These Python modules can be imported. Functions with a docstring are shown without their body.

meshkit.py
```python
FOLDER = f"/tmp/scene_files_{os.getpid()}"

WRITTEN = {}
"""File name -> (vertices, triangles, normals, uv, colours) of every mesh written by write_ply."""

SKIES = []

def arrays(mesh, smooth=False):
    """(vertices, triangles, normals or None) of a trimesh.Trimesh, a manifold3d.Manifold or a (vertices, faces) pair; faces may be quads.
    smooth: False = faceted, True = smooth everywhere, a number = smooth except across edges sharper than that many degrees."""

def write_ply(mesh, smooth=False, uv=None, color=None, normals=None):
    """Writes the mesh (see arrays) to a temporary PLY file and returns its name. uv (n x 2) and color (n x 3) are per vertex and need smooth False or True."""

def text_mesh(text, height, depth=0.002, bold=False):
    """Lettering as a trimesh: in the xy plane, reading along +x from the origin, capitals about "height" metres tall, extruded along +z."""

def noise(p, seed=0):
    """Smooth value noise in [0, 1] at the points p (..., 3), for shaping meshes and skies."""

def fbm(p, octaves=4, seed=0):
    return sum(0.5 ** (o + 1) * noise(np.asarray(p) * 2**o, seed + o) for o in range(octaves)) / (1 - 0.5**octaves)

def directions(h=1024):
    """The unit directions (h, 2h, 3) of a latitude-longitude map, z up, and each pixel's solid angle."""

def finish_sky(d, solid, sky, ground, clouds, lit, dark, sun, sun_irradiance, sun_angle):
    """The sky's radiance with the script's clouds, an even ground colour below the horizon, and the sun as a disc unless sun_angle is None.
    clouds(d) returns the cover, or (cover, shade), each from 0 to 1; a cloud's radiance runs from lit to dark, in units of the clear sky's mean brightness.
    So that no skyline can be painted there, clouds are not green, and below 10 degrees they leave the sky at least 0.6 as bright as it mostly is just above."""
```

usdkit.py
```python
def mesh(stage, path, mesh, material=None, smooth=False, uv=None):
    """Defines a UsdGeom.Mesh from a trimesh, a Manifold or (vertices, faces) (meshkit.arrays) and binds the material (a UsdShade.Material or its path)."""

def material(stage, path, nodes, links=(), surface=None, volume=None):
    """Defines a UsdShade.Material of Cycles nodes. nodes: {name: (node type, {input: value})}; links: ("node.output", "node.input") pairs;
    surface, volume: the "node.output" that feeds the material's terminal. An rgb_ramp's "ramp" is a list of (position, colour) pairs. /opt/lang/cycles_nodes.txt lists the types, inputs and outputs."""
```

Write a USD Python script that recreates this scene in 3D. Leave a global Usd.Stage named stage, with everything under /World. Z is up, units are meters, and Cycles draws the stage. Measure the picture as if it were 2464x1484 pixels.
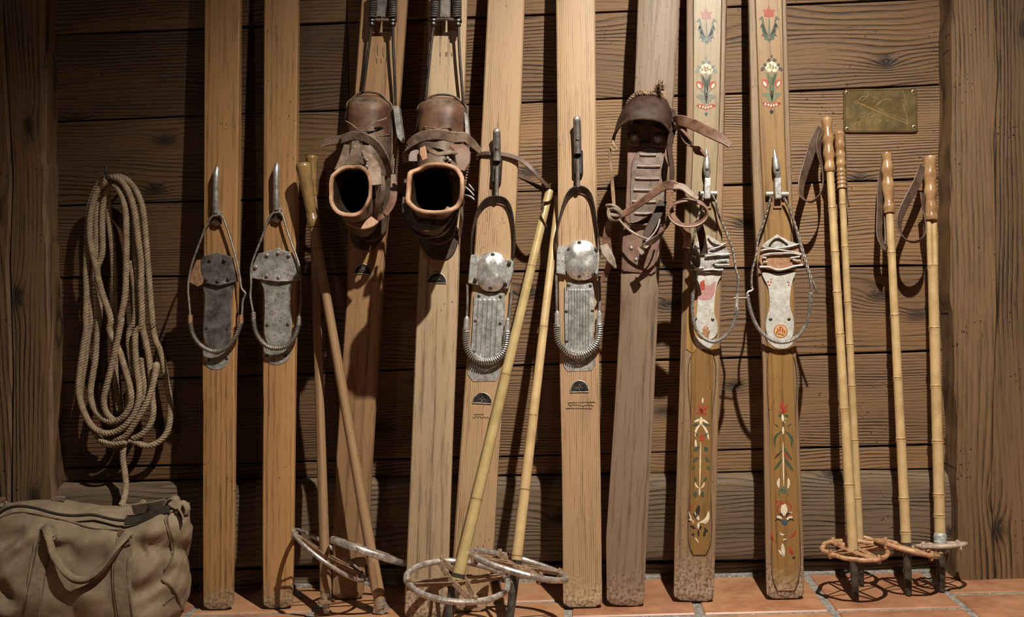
import math, random, sys
import numpy as np, trimesh, usdkit, meshkit
from pxr import Usd, UsdGeom, UsdLux, UsdShade, Gf, Sdf, Vt
from scipy.interpolate import CubicSpline
from shapely.geometry import Polygon, Point, LineString, box as sbox
from shapely import affinity, union_all

stage = Usd.Stage.CreateInMemory()
UsdGeom.SetStageUpAxis(stage, 'Z'); UsdGeom.SetStageMetersPerUnit(stage, 1.0)
UsdGeom.Xform.Define(stage, '/World'); UsdGeom.Scope.Define(stage, '/World/Looks')
stage.SetDefaultPrim(stage.GetPrimAtPath('/World'))
rng = np.random.default_rng(7)

# ------------------------------------------------------------------ camera, lights, exposure
FPX, DIST, PX0, PY0, ROLL, EYE_Z = 2300.0, 2.3, 1445.0, 722.0, math.radians(1.45), 0.668
EYE = np.array([0.0, -DIST, EYE_Z])
RIGHT = np.array([math.cos(ROLL), 0, -math.sin(ROLL)]); UP = np.array([math.sin(ROLL), 0, math.cos(ROLL)]); FWD = np.array([0, 1.0, 0])
cam = UsdGeom.Camera.Define(stage, '/World/Camera')
cm = Gf.Matrix4d(1); 
for i, r in enumerate((RIGHT, UP, -FWD)): cm.SetRow(i, Gf.Vec4d(*map(float, r), 0))
cm.SetRow(3, Gf.Vec4d(*map(float, EYE), 1)); cam.AddTransformOp().Set(cm)
HA = 50.0 * 2464 / FPX
cam.CreateFocalLengthAttr(50.0); cam.CreateHorizontalApertureAttr(HA); cam.CreateVerticalApertureAttr(HA * 1484 / 2464)
cam.CreateHorizontalApertureOffsetAttr((1232 - PX0) / 2464 * HA); cam.CreateVerticalApertureOffsetAttr((PY0 - 742) / 2464 * HA)
cam.CreateClippingRangeAttr(Gf.Vec2f(0.05, 50)); cam.CreateExposureAttr(0.0)

def lamp(name, pos, power, color, radius=0.035, aim=None, cone=None):
    l = UsdLux.SphereLight.Define(stage, '/World/' + name)
    l.CreateRadiusAttr(radius); l.CreateIntensityAttr(power); l.CreateNormalizeAttr(True); l.CreateColorAttr(Gf.Vec3f(*color))
    m = Gf.Matrix4d(1)
    if aim is not None:
        z = np.array(pos, float) - np.array(aim, float); z /= np.linalg.norm(z); x = np.cross([0, 0, 1.0], z); x /= np.linalg.norm(x); y = np.cross(z, x)
        for i, r in enumerate((x, y, z)): m.SetRow(i, Gf.Vec4d(*map(float, r), 0))
        s = UsdLux.ShapingAPI.Apply(l.GetPrim()); s.CreateShapingConeAngleAttr(cone); s.CreateShapingConeSoftnessAttr(1.0)
    m.SetRow(3, Gf.Vec4d(*map(float, pos), 1)); l.AddTransformOp().Set(m)
WARM = (1.0, 0.9, 0.75)
lamp('ceiling_spot', (0.42, -1.45, 2.42), 146, WARM, 0.018, (0.26, -0.92, 0.8), 50)
lamp('ceiling_spot_001', (-0.9, -2.5, 2.5), 3.5, WARM, 0.03, (-1.0, 0.0, 0.6), 50)
dome = UsdLux.DomeLight.Define(stage, '/World/room_glow'); dome.CreateIntensityAttr(0.0022); dome.CreateColorAttr(Gf.Vec3f(1.0, 0.42, 0.27))

# ------------------------------------------------------------------ pixel <-> space
def ray(px, py): return RIGHT * ((px - PX0) / FPX) - UP * ((py - PY0) / FPX) + FWD
def at_y(px, py, y):
    d = ray(px, py); return EYE + d * (y - EYE[1])
def on_floor(px, py):
    d = ray(px, py); return EYE + d * (-EYE[2] / d[2])
def Z(x0, y0, s):
    return lambda *pts: [(x0 + p[0] / s, y0 + p[1] / s) + tuple(p[2:]) for p in pts]
class Frame:
    """A thing's own axes: x across, y away from the viewer (into the thing), z along."""
    def __init__(s, O=(0, 0, 0), ez=(0, 0, 1), yaw=0.0):
        s.O = np.array(O, float); ez = np.array(ez, float); ez /= np.linalg.norm(ez)
        ex = np.array([1.0, 0, 0]); ex -= ex @ ez * ez; ex /= np.linalg.norm(ex); ey = np.cross(ez, ex)
        c, k = math.cos(yaw), math.sin(yaw); ex, ey = c * ex + k * ey, c * ey - k * ex
        s.R = np.stack([ex, ey, ez], 1)
    def P(s, px, py, h=0.0):
        d = ray(px, py); n = s.R[:, 1]; t = ((s.O - n * h - EYE) @ n) / (d @ n)
        return s.R.T @ (EYE + t * d - s.O)
    def Ps(s, pts, h=0.0): return np.array([s.P(p[0], p[1], p[2] if len(p) > 2 else h) for p in pts])
    def loc(s, p): return s.R.T @ (np.asarray(p, float) - s.O)
    def xz(s, pts, h=0.0): return s.Ps([p[:2] for p in pts], h)[:, [0, 2]]
    def m(s, px, py):  # metres per pixel there
        return ((s.O + s.R @ s.P(px, py)) - EYE)[1] / FPX
WORLD = Frame()

# ------------------------------------------------------------------ scene graph
used = set()
def fresh(path):
    p, n = path, 0
    while p in used: n += 1; p = f'{path}_{n:03d}'
    used.add(p); return p
def tag(prim, label=None, cat=None, group=None, kind=None):
    for k, v in (('label', label), ('category', cat), ('group', group), ('kind', kind)):
        if v: prim.SetCustomDataByKey(k, v)
    return prim
def thing(name, label, cat, frame=WORLD, group=None, kind=None):
    x = UsdGeom.Xform.Define(stage, fresh('/World/' + name)); m = Gf.Matrix4d(1)
    for i in range(3): m.SetRow(i, Gf.Vec4d(*map(float, frame.R[:, i]), 0))
    m.SetRow(3, Gf.Vec4d(*map(float, frame.O), 1)); x.AddTransformOp().Set(m)
    return tag(x.GetPrim(), label, cat, group, kind)
def part(name, mesh, mat, parent, smooth=30, label=None, kind=None):
    if isinstance(mesh, (list,)): mesh = trimesh.util.concatenate(mesh)
    p = usdkit.mesh(stage, fresh(f'{parent.GetPath()}/{name}'), mesh, mat, smooth=smooth).GetPrim()
    return tag(p, label, kind=kind)

# ------------------------------------------------------------------ mesh tools
def TM(v, f):
    v = np.asarray(v, float); f = np.asarray(f, int)
    m = trimesh.Trimesh(v, f, process=False); m.fix_normals() if False else None; return m
def loft(rings, caps=True, closed=False):
    r = np.asarray(rings, float); m, n = r.shape[:2]; v = r.reshape(-1, 3); i = np.arange(n); j = (i + 1) % n; F = []
    for k in range(m if closed else m - 1):
        a, b = k * n, ((k + 1) % m) * n
        F.append(np.stack([a + i, a + j, b + j], 1)); F.append(np.stack([a + i, b + j, b + i], 1))
    if caps and not closed:
        c = len(v); v = np.vstack([v, r[0].mean(0), r[-1].mean(0)])
        F.append(np.stack([j, i, np.full(n, c)], 1)); F.append(np.stack([(m - 1) * n + i, (m - 1) * n + j, np.full(n, c + 1)], 1))
    t = trimesh.Trimesh(v, np.vstack(F), process=False)
    if t.volume < 0: t.invert()
    return t
def spline(pts, n=None, step=None, closed=False):
    p = np.asarray(pts, float)
    if closed: p = np.vstack([p, p[:1]])
    d = np.r_[0, np.cumsum(np.maximum(np.linalg.norm(np.diff(p, axis=0), axis=1), 1e-6) ** 0.75)]
    if n is None: n = max(4, int(np.linalg.norm(np.diff(p, axis=0), axis=1).sum() / step) + 1)
    cs = CubicSpline(d, p, bc_type='periodic' if closed else 'natural'); u = np.linspace(0, d[-1], n + (1 if closed else 0))
    out = cs(u); return out[:-1] if closed else out
def frames(path, closed=False, up=None):
    p = np.asarray(path, float)
    t = (np.roll(p, -1, 0) - np.roll(p, 1, 0)) if closed else np.gradient(p, axis=0)
    t /= np.maximum(np.linalg.norm(t, axis=1, keepdims=True), 1e-12)
    a = np.array([0.0, -1, 0]) if up is None else np.asarray(up, float)
    if abs(a @ t[0]) > 0.9: a = np.array([1.0, 0, 0])
    N = np.zeros_like(p); n = a - a @ t[0] * t[0]; N[0] = n / np.linalg.norm(n)
    for k in range(1, len(p)):
        n = N[k - 1] - N[k - 1] @ t[k] * t[k]; N[k] = n / np.linalg.norm(n)
    if closed:
        n = N[-1] - N[-1] @ t[0] * t[0]; n /= np.linalg.norm(n); ang = math.atan2(np.cross(n, N[0]) @ t[0], n @ N[0])
        for k in range(len(p)):
            th = ang * k / len(p); N[k] = N[k] * math.cos(th) + np.cross(t[k], N[k]) * math.sin(th)
    return t, N, np.cross(t, N)
def tube(path, r, n=10, closed=False, flat=1.0, up=None, caps=True):
    p = np.asarray(path, float); t, N, B = frames(p, closed, up); r = np.broadcast_to(np.asarray(r, float), (len(p),)); a = np.arange(n) / n * 2 * np.pi
    rings = p[:, None] + r[:, None, None] * (np.cos(a)[None, :, None] * N[:, None] * flat + np.sin(a)[None, :, None] * B[:, None])
    return loft(rings, caps, closed)
def helix(path, R, pitch, phase=0.0, per=10, closed=False):
    """Points winding round the path."""
    p = np.asarray(path, float); L = np.r_[0, np.cumsum(np.linalg.norm(np.diff(p, axis=0), axis=1))]; n = max(8, int(L[-1] / pitch * per)); u = np.linspace(0, L[-1], n)
    q = np.stack([np.interp(u, L, p[:, k]) for k in range(3)], 1); t, N, B = frames(q); a = u / pitch * 2 * np.pi + phase
    R = np.interp(u, L, R) if np.ndim(R) else R
    return q + (np.asarray(R)[..., None] if np.ndim(R) else R) * (np.cos(a)[:, None] * N + np.sin(a)[:, None] * B)
def strap(path, w, thick, wdir, closed=False, roundness=0.4):
    """A flat band: wdir is the direction of its width (one vector or one for each point)."""
    p = np.asarray(path, float); t, _, _ = frames(p, closed); W = np.broadcast_to(np.asarray(wdir, float), p.shape).copy(); W -= (W * t).sum(1, keepdims=True) * t
    W /= np.maximum(np.linalg.norm(W, axis=1, keepdims=True), 1e-9); N = np.cross(t, W); w = np.broadcast_to(np.asarray(w, float), (len(p),))[:, None] / 2; h = thick / 2; b = roundness * thick
    prof = [(-1, -h + b, 0), (-1, -h, b), (1, -h, -b), (1, -h + b, 0), (1, h - b, 0), (1, h, -b), (-1, h, b), (-1, h - b, 0)]
    rings = np.stack([p + W * (s * w + e) + N * y for s, y, e in prof], 1)
    return loft(rings, True, closed)
def resample(poly, step):
    r = np.asarray(poly, float); r = np.vstack([r, r[:1]]); d = np.r_[0, np.cumsum(np.linalg.norm(np.diff(r, axis=0), axis=1))]
    u = np.unique(np.r_[d[:-1], np.arange(0, d[-1], step)]); u = u[np.r_[True, np.diff(u) > 1e-7]]
    return np.stack([np.interp(u, d, r[:, k]) for k in (0, 1)], 1)
def plate(poly, back, front, bevel=0.001, smoothed=False):
    """A plate with the outline poly (x, z), from y = back to y = front (front is the smaller), front rim bevelled."""
    p = np.asarray(poly, float)
    if smoothed: p = spline(p, n=len(p) * 6, closed=True)
    g = Polygon(p).buffer(0); g = max(getattr(g, 'geoms', [g]), key=lambda q: q.area); p = np.array(g.exterior.coords)[:-1]
    if not g.exterior.is_ccw: p = p[::-1]
    e = np.roll(p, -1, 0) - p; e /= np.maximum(np.linalg.norm(e, axis=1, keepdims=True), 1e-9); nn = np.stack([-e[:, 1], e[:, 0]], 1); nv = nn + np.roll(nn, 1, 0); nv /= np.maximum((nv * nn).sum(1, keepdims=True), 0.35)
    q = p + nv * bevel; n = len(p)
    V = np.vstack([np.c_[p[:, 0], np.full(n, back), p[:, 1]], np.c_[p[:, 0], np.full(n, front + bevel), p[:, 1]], np.c_[q[:, 0], np.full(n, front), q[:, 1]]])
    i = np.arange(n); j = (i + 1) % n; F = []
    for a, b in ((0, n), (n, 2 * n)): F += [np.stack([a + i, a + j, b + j], 1), np.stack([a + i, b + j, b + i], 1)]
    try: _, t = trimesh.creation.triangulate_polygon(Polygon(p), engine='earcut'); assert t.max() < n
    except Exception: t = np.stack([np.zeros(n - 2, int), i[1:-1], i[2:]], 1)
    F += [t + 2 * n, t[:, ::-1]]
    m = trimesh.Trimesh(V, np.vstack(F), process=False); m.invert() if m.volume < 0 else None
    return m
def relief(mesh, fn):
    """Lifts the front vertices of a plate."""
    v = np.array(mesh.vertices); v[:, 1] -= fn(v[:, 0], v[:, 2]); return trimesh.Trimesh(v, mesh.faces, process=False)
def dome(c, r, h, n=12, rz=None, y0=0.0, k=4):
    """A low round head on the plane y = y0 at (x, z), swelling by h towards the viewer."""
    rz = r if rz is None else rz; a = np.arange(n) / n * 2 * np.pi; rings = []
    for s in np.linspace(0, 1, k + 1)[:-1]:
        f = math.cos(s * math.pi / 2); rings.append(np.stack([c[0] + r * f * np.cos(a), np.full(n, y0 - h * math.sin(s * math.pi / 2)), c[1] + rz * f * np.sin(a)], 1))
    m = loft(rings, True); return m
def box(lo, hi, bevel=0.0):
    lo, hi = np.minimum(lo, hi), np.maximum(lo, hi); b = min(bevel, 0.45 * (hi - lo).min())
    if b <= 0: return trimesh.creation.box(hi - lo, trimesh.transformations.translation_matrix((lo + hi) / 2))
    pts = []
    for k in range(3):
        for s in np.ndindex(2, 2, 2):
            p = np.where(np.array(s) == 0, lo + b, hi - b); p[k] = (lo, hi)[s[k]][k]; pts.append(p)
    return trimesh.convex.convex_hull(np.array(pts))
def grid(f, nu, nv, flip=False, wrap=False):
    """A sheet of points f(u, v), u and v in [0, 1]."""
    u, v = np.meshgrid(np.linspace(0, 1, nu), np.linspace(0, 1, nv), indexing='ij'); P = f(u, v).reshape(-1, 3); i, j = np.meshgrid(np.arange(nu - 1), np.arange(nv - 1), indexing='ij'); a = (i * nv + j).ravel(); F = np.vstack([np.stack([a, a + nv, a + nv + 1], 1), np.stack([a, a + nv + 1, a + 1], 1)])
    return trimesh.Trimesh(P, F[:, ::-1] if flip else F, process=False)
def thicken(sheet, t):
    """A closed shell from an open sheet."""
    n = sheet.vertex_normals; V = np.vstack([sheet.vertices, sheet.vertices - n * t]); k = len(sheet.vertices); F = [sheet.faces, sheet.faces[:, ::-1] + k]
    e = np.sort(sheet.edges, axis=1); u, idx, cnt = np.unique(e, axis=0, return_index=True, return_counts=True)
    b = sheet.edges[idx[cnt == 1]]; F += [np.stack([b[:, 1], b[:, 0], b[:, 0] + k], 1), np.stack([b[:, 1], b[:, 0] + k, b[:, 1] + k], 1)]
    return trimesh.Trimesh(V, np.vstack(F), process=False)
# ------------------------------------------------------------------ materials
def M(name, nodes, links, surface='p.BSDF'): return usdkit.material(stage, '/World/Looks/' + name, nodes, links, surface=surface)
AX = {'x': (0, 1, 2), 'z': (2, 0, 1)}
def wood(name, light, dark, axis='z', freq=55.0, wav=5.0, along=1.0, knots=0.0, fib=0.35, rough=0.55, bump=0.35, tone=0.35, seedshift=0.0, grey=None, specks=0.3, coat=0.0, contrast=(0.35, 0.95), stk=0.35, rnd=1.0, many=0.62):
    """Sawn wood: rings cut lengthwise run along the axis and bend round knots; fibres, pores and worm holes."""
    st = {'x': (0.22 * along, 1.0, 1.0), 'z': (1.0, 1.0, 0.22 * along)}[axis]
    N = {
        'tc': ('texture_coordinate', {}), 'oi': ('object_info', {}),
        'rv': ('vector_math', {'math_type': 'scale', 'vector1': (3.7, 1.3, 5.9)}), 'rs': ('math', {'math_type': 'multiply_add', 'value2': 7.0 * rnd, 'value3': seedshift}),
        'of': ('vector_math', {'math_type': 'add'}),
        'sc': ('vector_math', {'math_type': 'multiply', 'vector2': st}),
        'n1': ('noise_texture', {'scale': 6.5, 'detail': 2.0, 'roughness': 0.45}),
        'n2': ('noise_texture', {'scale': 60.0, 'detail': 3.0, 'roughness': 0.6}),
        'sep': ('separate_xyz', {}),
        's1': ('math', {'math_type': 'multiply_add', 'value2': wav}),       # noise field, in rings
        'c': ('math', {'math_type': 'multiply', 'value2': freq * 0.16}),    # straight rings
        'kv': ('voronoi_texture', {'scale': 4.4, 'feature': 'f1', 'dimensions': '2D'}),
        'kx': ('math', {'math_type': 'multiply', 'value2': 0.5 if axis == 'x' else 1.0}), 'kz': ('math', {'math_type': 'multiply', 'value2': 0.5 if axis == 'z' else 1.0}), 'ks': ('combine_xyz', {}), 'wn': ('noise_texture', {'scale': 30.0, 'detail': 2.0}), 'kd': ('math', {'math_type': 'multiply_add', 'value2': 0.05}),
        'kg': ('math', {'math_type': 'multiply', 'value2': -14.0}), 'ke': ('math', {'math_type': 'exponent'}), 'ka': ('math', {'math_type': 'multiply_add', 'value2': knots}),
        'sum': ('math', {'math_type': 'add'}), 'fr': ('math', {'math_type': 'fraction'}), 'n2a': ('math', {'math_type': 'multiply_add', 'value2': 0.35}),
        'ring': ('rgb_ramp', {'ramp': [(0.0, (0.4,) * 3), (0.12, (0.0,) * 3), (0.4, (0.1,) * 3), (0.7, (0.55,) * 3), (0.88, (1.0,) * 3), (1.0, (0.4,) * 3)]}),
        'rf': ('math', {'math_type': 'multiply_add', 'value2': contrast[1] - contrast[0], 'value3': contrast[0] - 0.35}),
        'fs': ('vector_math', {'math_type': 'multiply', 'vector2': {'x': (0.05, 1.0, 1.0), 'z': (1.0, 1.0, 0.05)}[axis]}),
        'fn': ('noise_texture', {'scale': 420.0, 'detail': 2.0, 'roughness': 0.7}),
        'fr2': ('math', {'math_type': 'multiply_add', 'value2': fib * 2, 'value3': -fib}), 'mixf0': ('math', {'math_type': 'add'}), 'mixf': ('math', {'math_type': 'add', 'use_clamp': True}),
        'am': ('noise_texture', {'scale': 11.0, 'detail': 3.0, 'roughness': 0.6}), 'amr': ('rgb_ramp', {'ramp': [(0.38, (0.25,) * 3), (0.6, (1.0,) * 3)]}), 'ram': ('math', {'math_type': 'multiply'}),
        'kn': ('noise_texture', {'scale': 150.0, 'detail': 4.0, 'roughness': 0.65}), 'kr': ('math', {'math_type': 'multiply_add', 'value2': stk * 3, 'value3': -stk * 1.5}),
        'col': ('mix', {'color1': light, 'color2': dark}),
        'tn': ('noise_texture', {'scale': 2.6, 'detail': 3.0, 'roughness': 0.6}), 'tnr': ('rgb_ramp', {'ramp': [(0.25, (1 - tone,) * 3), (0.75, (1 + tone * 0.5,) * 3)]}),
        'ctn': ('mix', {'mix_type': 'multiply', 'fac': 1.0}),
        'kc': ('rgb_ramp', {'ramp': [(0.0, (0.12,) * 3), (0.05, (0.2,) * 3), (0.075, (0.42,) * 3), (0.1, (0.8,) * 3), (0.16, (1.0,) * 3)] if knots else [(0, (1,) * 3), (1, (1,) * 3)]}),
        'ck': ('mix', {'mix_type': 'multiply', 'fac': 1.0}),
        'sv': ('voronoi_texture', {'scale': 85.0 if many > 0.6 else 62.0, 'feature': 'f1', 'dimensions': '2D'}), 'svd': ('math', {'math_type': 'multiply_add', 'value2': 0.5}), 'svn': ('noise_texture', {'scale': 160.0, 'detail': 1.0}),
        'sm': ('noise_texture', {'scale': 9.0, 'detail': 3.0}), 'smt': ('math', {'math_type': 'greater_than', 'value2': many}), 'svl': ('math', {'math_type': 'less_than', 'value2': 0.32}), 'sx': ('math', {'math_type': 'multiply'}), 'sf': ('math', {'math_type': 'multiply', 'value2': specks}),
        'cs': ('mix', {'color2': tuple(0.15 * d for d in dark)}),
        'p': ('principled_bsdf', {'roughness': rough, 'coat_weight': coat, 'coat_roughness': 0.25}),
        'bh': ('math', {'math_type': 'multiply_add', 'value2': -0.6}), 'bh2': ('math', {'math_type': 'multiply', 'value2': -0.55}), 'bp': ('bump', {'strength': bump, 'distance': 0.0022}),
    }
    L = [('tc.object', 'of.vector1'), ('oi.random', 'rs.value1'), ('rs.value', 'rv.scale'), ('rv.vector', 'of.vector2'), ('of.vector', 'sc.vector1'), ('sc.vector', 'n1.vector'), ('sc.vector', 'n2.vector'),
         ('of.vector', 'sep.vector'), ('n1.fac', 's1.value1'), ('sep.' + ('z' if axis == 'x' else 'x'), 'c.value1'), ('c.value', 's1.value3'),
         ('sep.x', 'kx.value1'), ('sep.z', 'kz.value1'), ('kx.value', 'ks.x'), ('kz.value', 'ks.y'), ('ks.vector', 'kv.vector'), ('of.vector', 'wn.vector'), ('wn.fac', 'kd.value1'), ('kv.distance', 'kd.value3'), ('kd.value', 'kg.value1'), ('kg.value', 'ke.value1'), ('ke.value', 'ka.value1'), ('s1.value', 'ka.value3'),
         ('n2.fac', 'n2a.value1'), ('ka.value', 'n2a.value3'), ('n2a.value', 'fr.value1'), ('fr.value', 'ring.fac'), ('sc.vector', 'am.vector'), ('am.fac', 'amr.fac'), ('ring.color', 'ram.value1'), ('amr.color', 'ram.value2'), ('ram.value', 'rf.value1'), ('fs.vector', 'kn.vector'), ('kn.fac', 'kr.value1'), ('kr.value', 'mixf0.value2'),
         ('of.vector', 'fs.vector1'), ('fs.vector', 'fn.vector'), ('fn.fac', 'fr2.value1'), ('rf.value', 'mixf0.value1'), ('mixf0.value', 'mixf.value1'), ('fr2.value', 'mixf.value2'), ('mixf.value', 'col.fac'),
         ('sc.vector', 'tn.vector'), ('tn.fac', 'tnr.fac'), ('col.color', 'ctn.color1'), ('tnr.color', 'ctn.color2'), ('kd.value', 'kc.fac'), ('ctn.color', 'ck.color1'), ('kc.color', 'ck.color2'),
         ('ks.vector', 'sv.vector'), ('of.vector', 'svn.vector'), ('svn.fac', 'svd.value1'), ('sv.distance', 'svd.value3'), ('of.vector', 'sm.vector'), ('sm.fac', 'smt.value1'), ('svd.value', 'svl.value1'), ('svl.value', 'sx.value1'), ('smt.value', 'sx.value2'), ('sx.value', 'sf.value1'), ('sf.value', 'cs.fac'), ('ck.color', 'cs.color1'),
         ('cs.color', 'p.base_color'), ('mixf.value', 'bh.value1'), ('sx.value', 'bh2.value1'), ('bh2.value', 'bh.value3'), ('bh.value', 'bp.height'), ('bp.normal', 'p.normal')]
    N.pop('sum')
    if grey is not None:   # worn end: greyer and speckled below a height of the thing itself
        gc, z0, z1 = grey
        N |= {'gz': ('separate_xyz', {}), 'gn': ('noise_texture', {'scale': 45.0, 'detail': 4.0, 'roughness': 0.7}), 'gm': ('math', {'math_type': 'multiply_add', 'value2': 0.16}), 'gr': ('map_range', {'from_min': z0 + 0.08, 'from_max': z1 + 0.08, 'to_min': 1.0, 'to_max': 0.0}), 'cg': ('mix', {}), 'gd': ('rgb_ramp', {'ramp': [(0.4, tuple(0.25 * x for x in gc)), (0.55, gc)]}), 'gn2': ('noise_texture', {'scale': 130.0, 'detail': 3.0, 'roughness': 0.7})}
        L.remove(('cs.color', 'p.base_color'))
        L += [('tc.object', 'gz.vector'), ('tc.object', 'gn.vector'), ('tc.object', 'gn2.vector'), ('gn2.fac', 'gd.fac'), ('gn.fac', 'gm.value1'), ('gz.z', 'gm.value3'), ('gm.value', 'gr.value'), ('gr.result', 'cg.fac'), ('cs.color', 'cg.color1'), ('gd.color', 'cg.color2'), ('cg.color', 'p.base_color')]
    return M(name, N, L)
def mottled(name, c1, c2, scale=40.0, rough=0.5, metallic=0.0, bump=0.15, rmix=0.15, lo=0.35, hi=0.65, dist=0.001, spec=None, c3=None, coat=0.0):
    """Two tones in blotches: leather, rusty metal, cane, paint."""
    N = {'tc': ('texture_coordinate', {}), 'n': ('noise_texture', {'scale': scale, 'detail': 5.0, 'roughness': 0.65}), 'r': ('rgb_ramp', {'ramp': [(lo, c1), (hi, c2)]}),
         'f': ('noise_texture', {'scale': scale * 9, 'detail': 3.0, 'roughness': 0.6}), 'rr': ('math', {'math_type': 'multiply_add', 'value2': rmix * 2, 'value3': rough - rmix}),
         'h': ('math', {'math_type': 'add'}), 'bp': ('bump', {'strength': bump, 'distance': dist}), 'p': ('principled_bsdf', {'metallic': metallic, 'coat_weight': coat, 'coat_roughness': 0.2} | ({'specular_ior_level': spec} if spec is not None else {}))}
    L = [('tc.object', 'n.vector'), ('tc.object', 'f.vector'), ('n.fac', 'r.fac'), ('n.fac', 'rr.value1'), ('rr.value', 'p.roughness'), ('n.fac', 'h.value1'), ('f.fac', 'h.value2'), ('h.value', 'bp.height'), ('bp.normal', 'p.normal')]
    if c3 is not None:
        N |= {'v': ('noise_texture', {'scale': scale * 2.3, 'detail': 4.0, 'roughness': 0.75}), 'vr': ('math', {'math_type': 'greater_than', 'value2': 0.6}), 'cx': ('mix', {'color2': c3})}
        L += [('tc.object', 'v.vector'), ('v.fac', 'vr.value1'), ('vr.value', 'cx.fac'), ('r.color', 'cx.color1'), ('cx.color', 'p.base_color')]
    else: L.append(('r.color', 'p.base_color'))
    return M(name, N, L)
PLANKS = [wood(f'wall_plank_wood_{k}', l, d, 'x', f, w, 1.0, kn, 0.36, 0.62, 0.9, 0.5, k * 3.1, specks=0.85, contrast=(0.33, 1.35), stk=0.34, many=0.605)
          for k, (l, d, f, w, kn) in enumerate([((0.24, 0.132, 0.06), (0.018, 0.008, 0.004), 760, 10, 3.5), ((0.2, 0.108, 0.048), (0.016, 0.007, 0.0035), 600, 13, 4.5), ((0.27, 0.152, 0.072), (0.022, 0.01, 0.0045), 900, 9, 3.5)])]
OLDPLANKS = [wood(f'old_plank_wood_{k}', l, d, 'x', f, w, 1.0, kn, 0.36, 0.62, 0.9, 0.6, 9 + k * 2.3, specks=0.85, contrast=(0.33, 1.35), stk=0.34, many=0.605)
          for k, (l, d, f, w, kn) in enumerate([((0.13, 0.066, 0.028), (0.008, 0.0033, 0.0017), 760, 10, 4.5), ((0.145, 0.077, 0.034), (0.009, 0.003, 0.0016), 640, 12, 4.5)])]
LOWPLANK = wood('low_beam_wood', (0.185, 0.128, 0.08), (0.018, 0.01, 0.006), 'x', 560, 10, 1.0, 4.0, 0.36, 0.65, 0.9, 0.45, 2.2, specks=0.8, contrast=(0.3, 1.3), stk=0.34, many=0.605)
POST = wood('post_wood', (0.18, 0.106, 0.052), (0.012, 0.0055, 0.003), 'z', 520, 9, 0.8, 4.0, 0.36, 0.62, 1.0, 0.5, 5.5, specks=1.0, contrast=(0.3, 1.25), stk=0.5, many=0.605)
HONEY = wood('honey_ski_wood', (0.38, 0.21, 0.09), (0.06, 0.026, 0.009), 'z', 520, 3, 0.35, 0, 0.5, 0.42, 0.3, 0.35, 1.0, grey=((0.3, 0.22, 0.14), 0.0, 0.06), specks=0.6, contrast=(0.25, 0.9), coat=0.15, stk=0.65)
PALE = wood('pale_ski_wood', (0.46, 0.335, 0.215), (0.075, 0.04, 0.02), 'z', 260, 5, 0.3, 0, 0.5, 0.5, 0.35, 0.4, 4.0, grey=((0.42, 0.3, 0.2), 0.02, 0.1), specks=0.6, contrast=(0.2, 0.95), stk=0.8)
ASH = wood('ash_ski_wood', (0.4, 0.265, 0.155), (0.075, 0.037, 0.016), 'z', 1350, 7, 0.3, 0, 0.5, 0.45, 0.3, 0.3, 8.0, grey=((0.5, 0.36, 0.24), 0.0, 0.07), specks=0.5, contrast=(0.15, 0.95), coat=0.1, stk=0.7)
WALNUT = wood('grey_brown_ski_wood', (0.21, 0.147, 0.102), (0.036, 0.021, 0.014), 'z', 300, 7, 0.3, 0, 0.5, 0.5, 0.35, 0.3, 11.0, grey=((0.33, 0.22, 0.16), 0.0, 0.09), specks=0.6, contrast=(0.25, 0.8), coat=0.1, stk=0.8)
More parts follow.
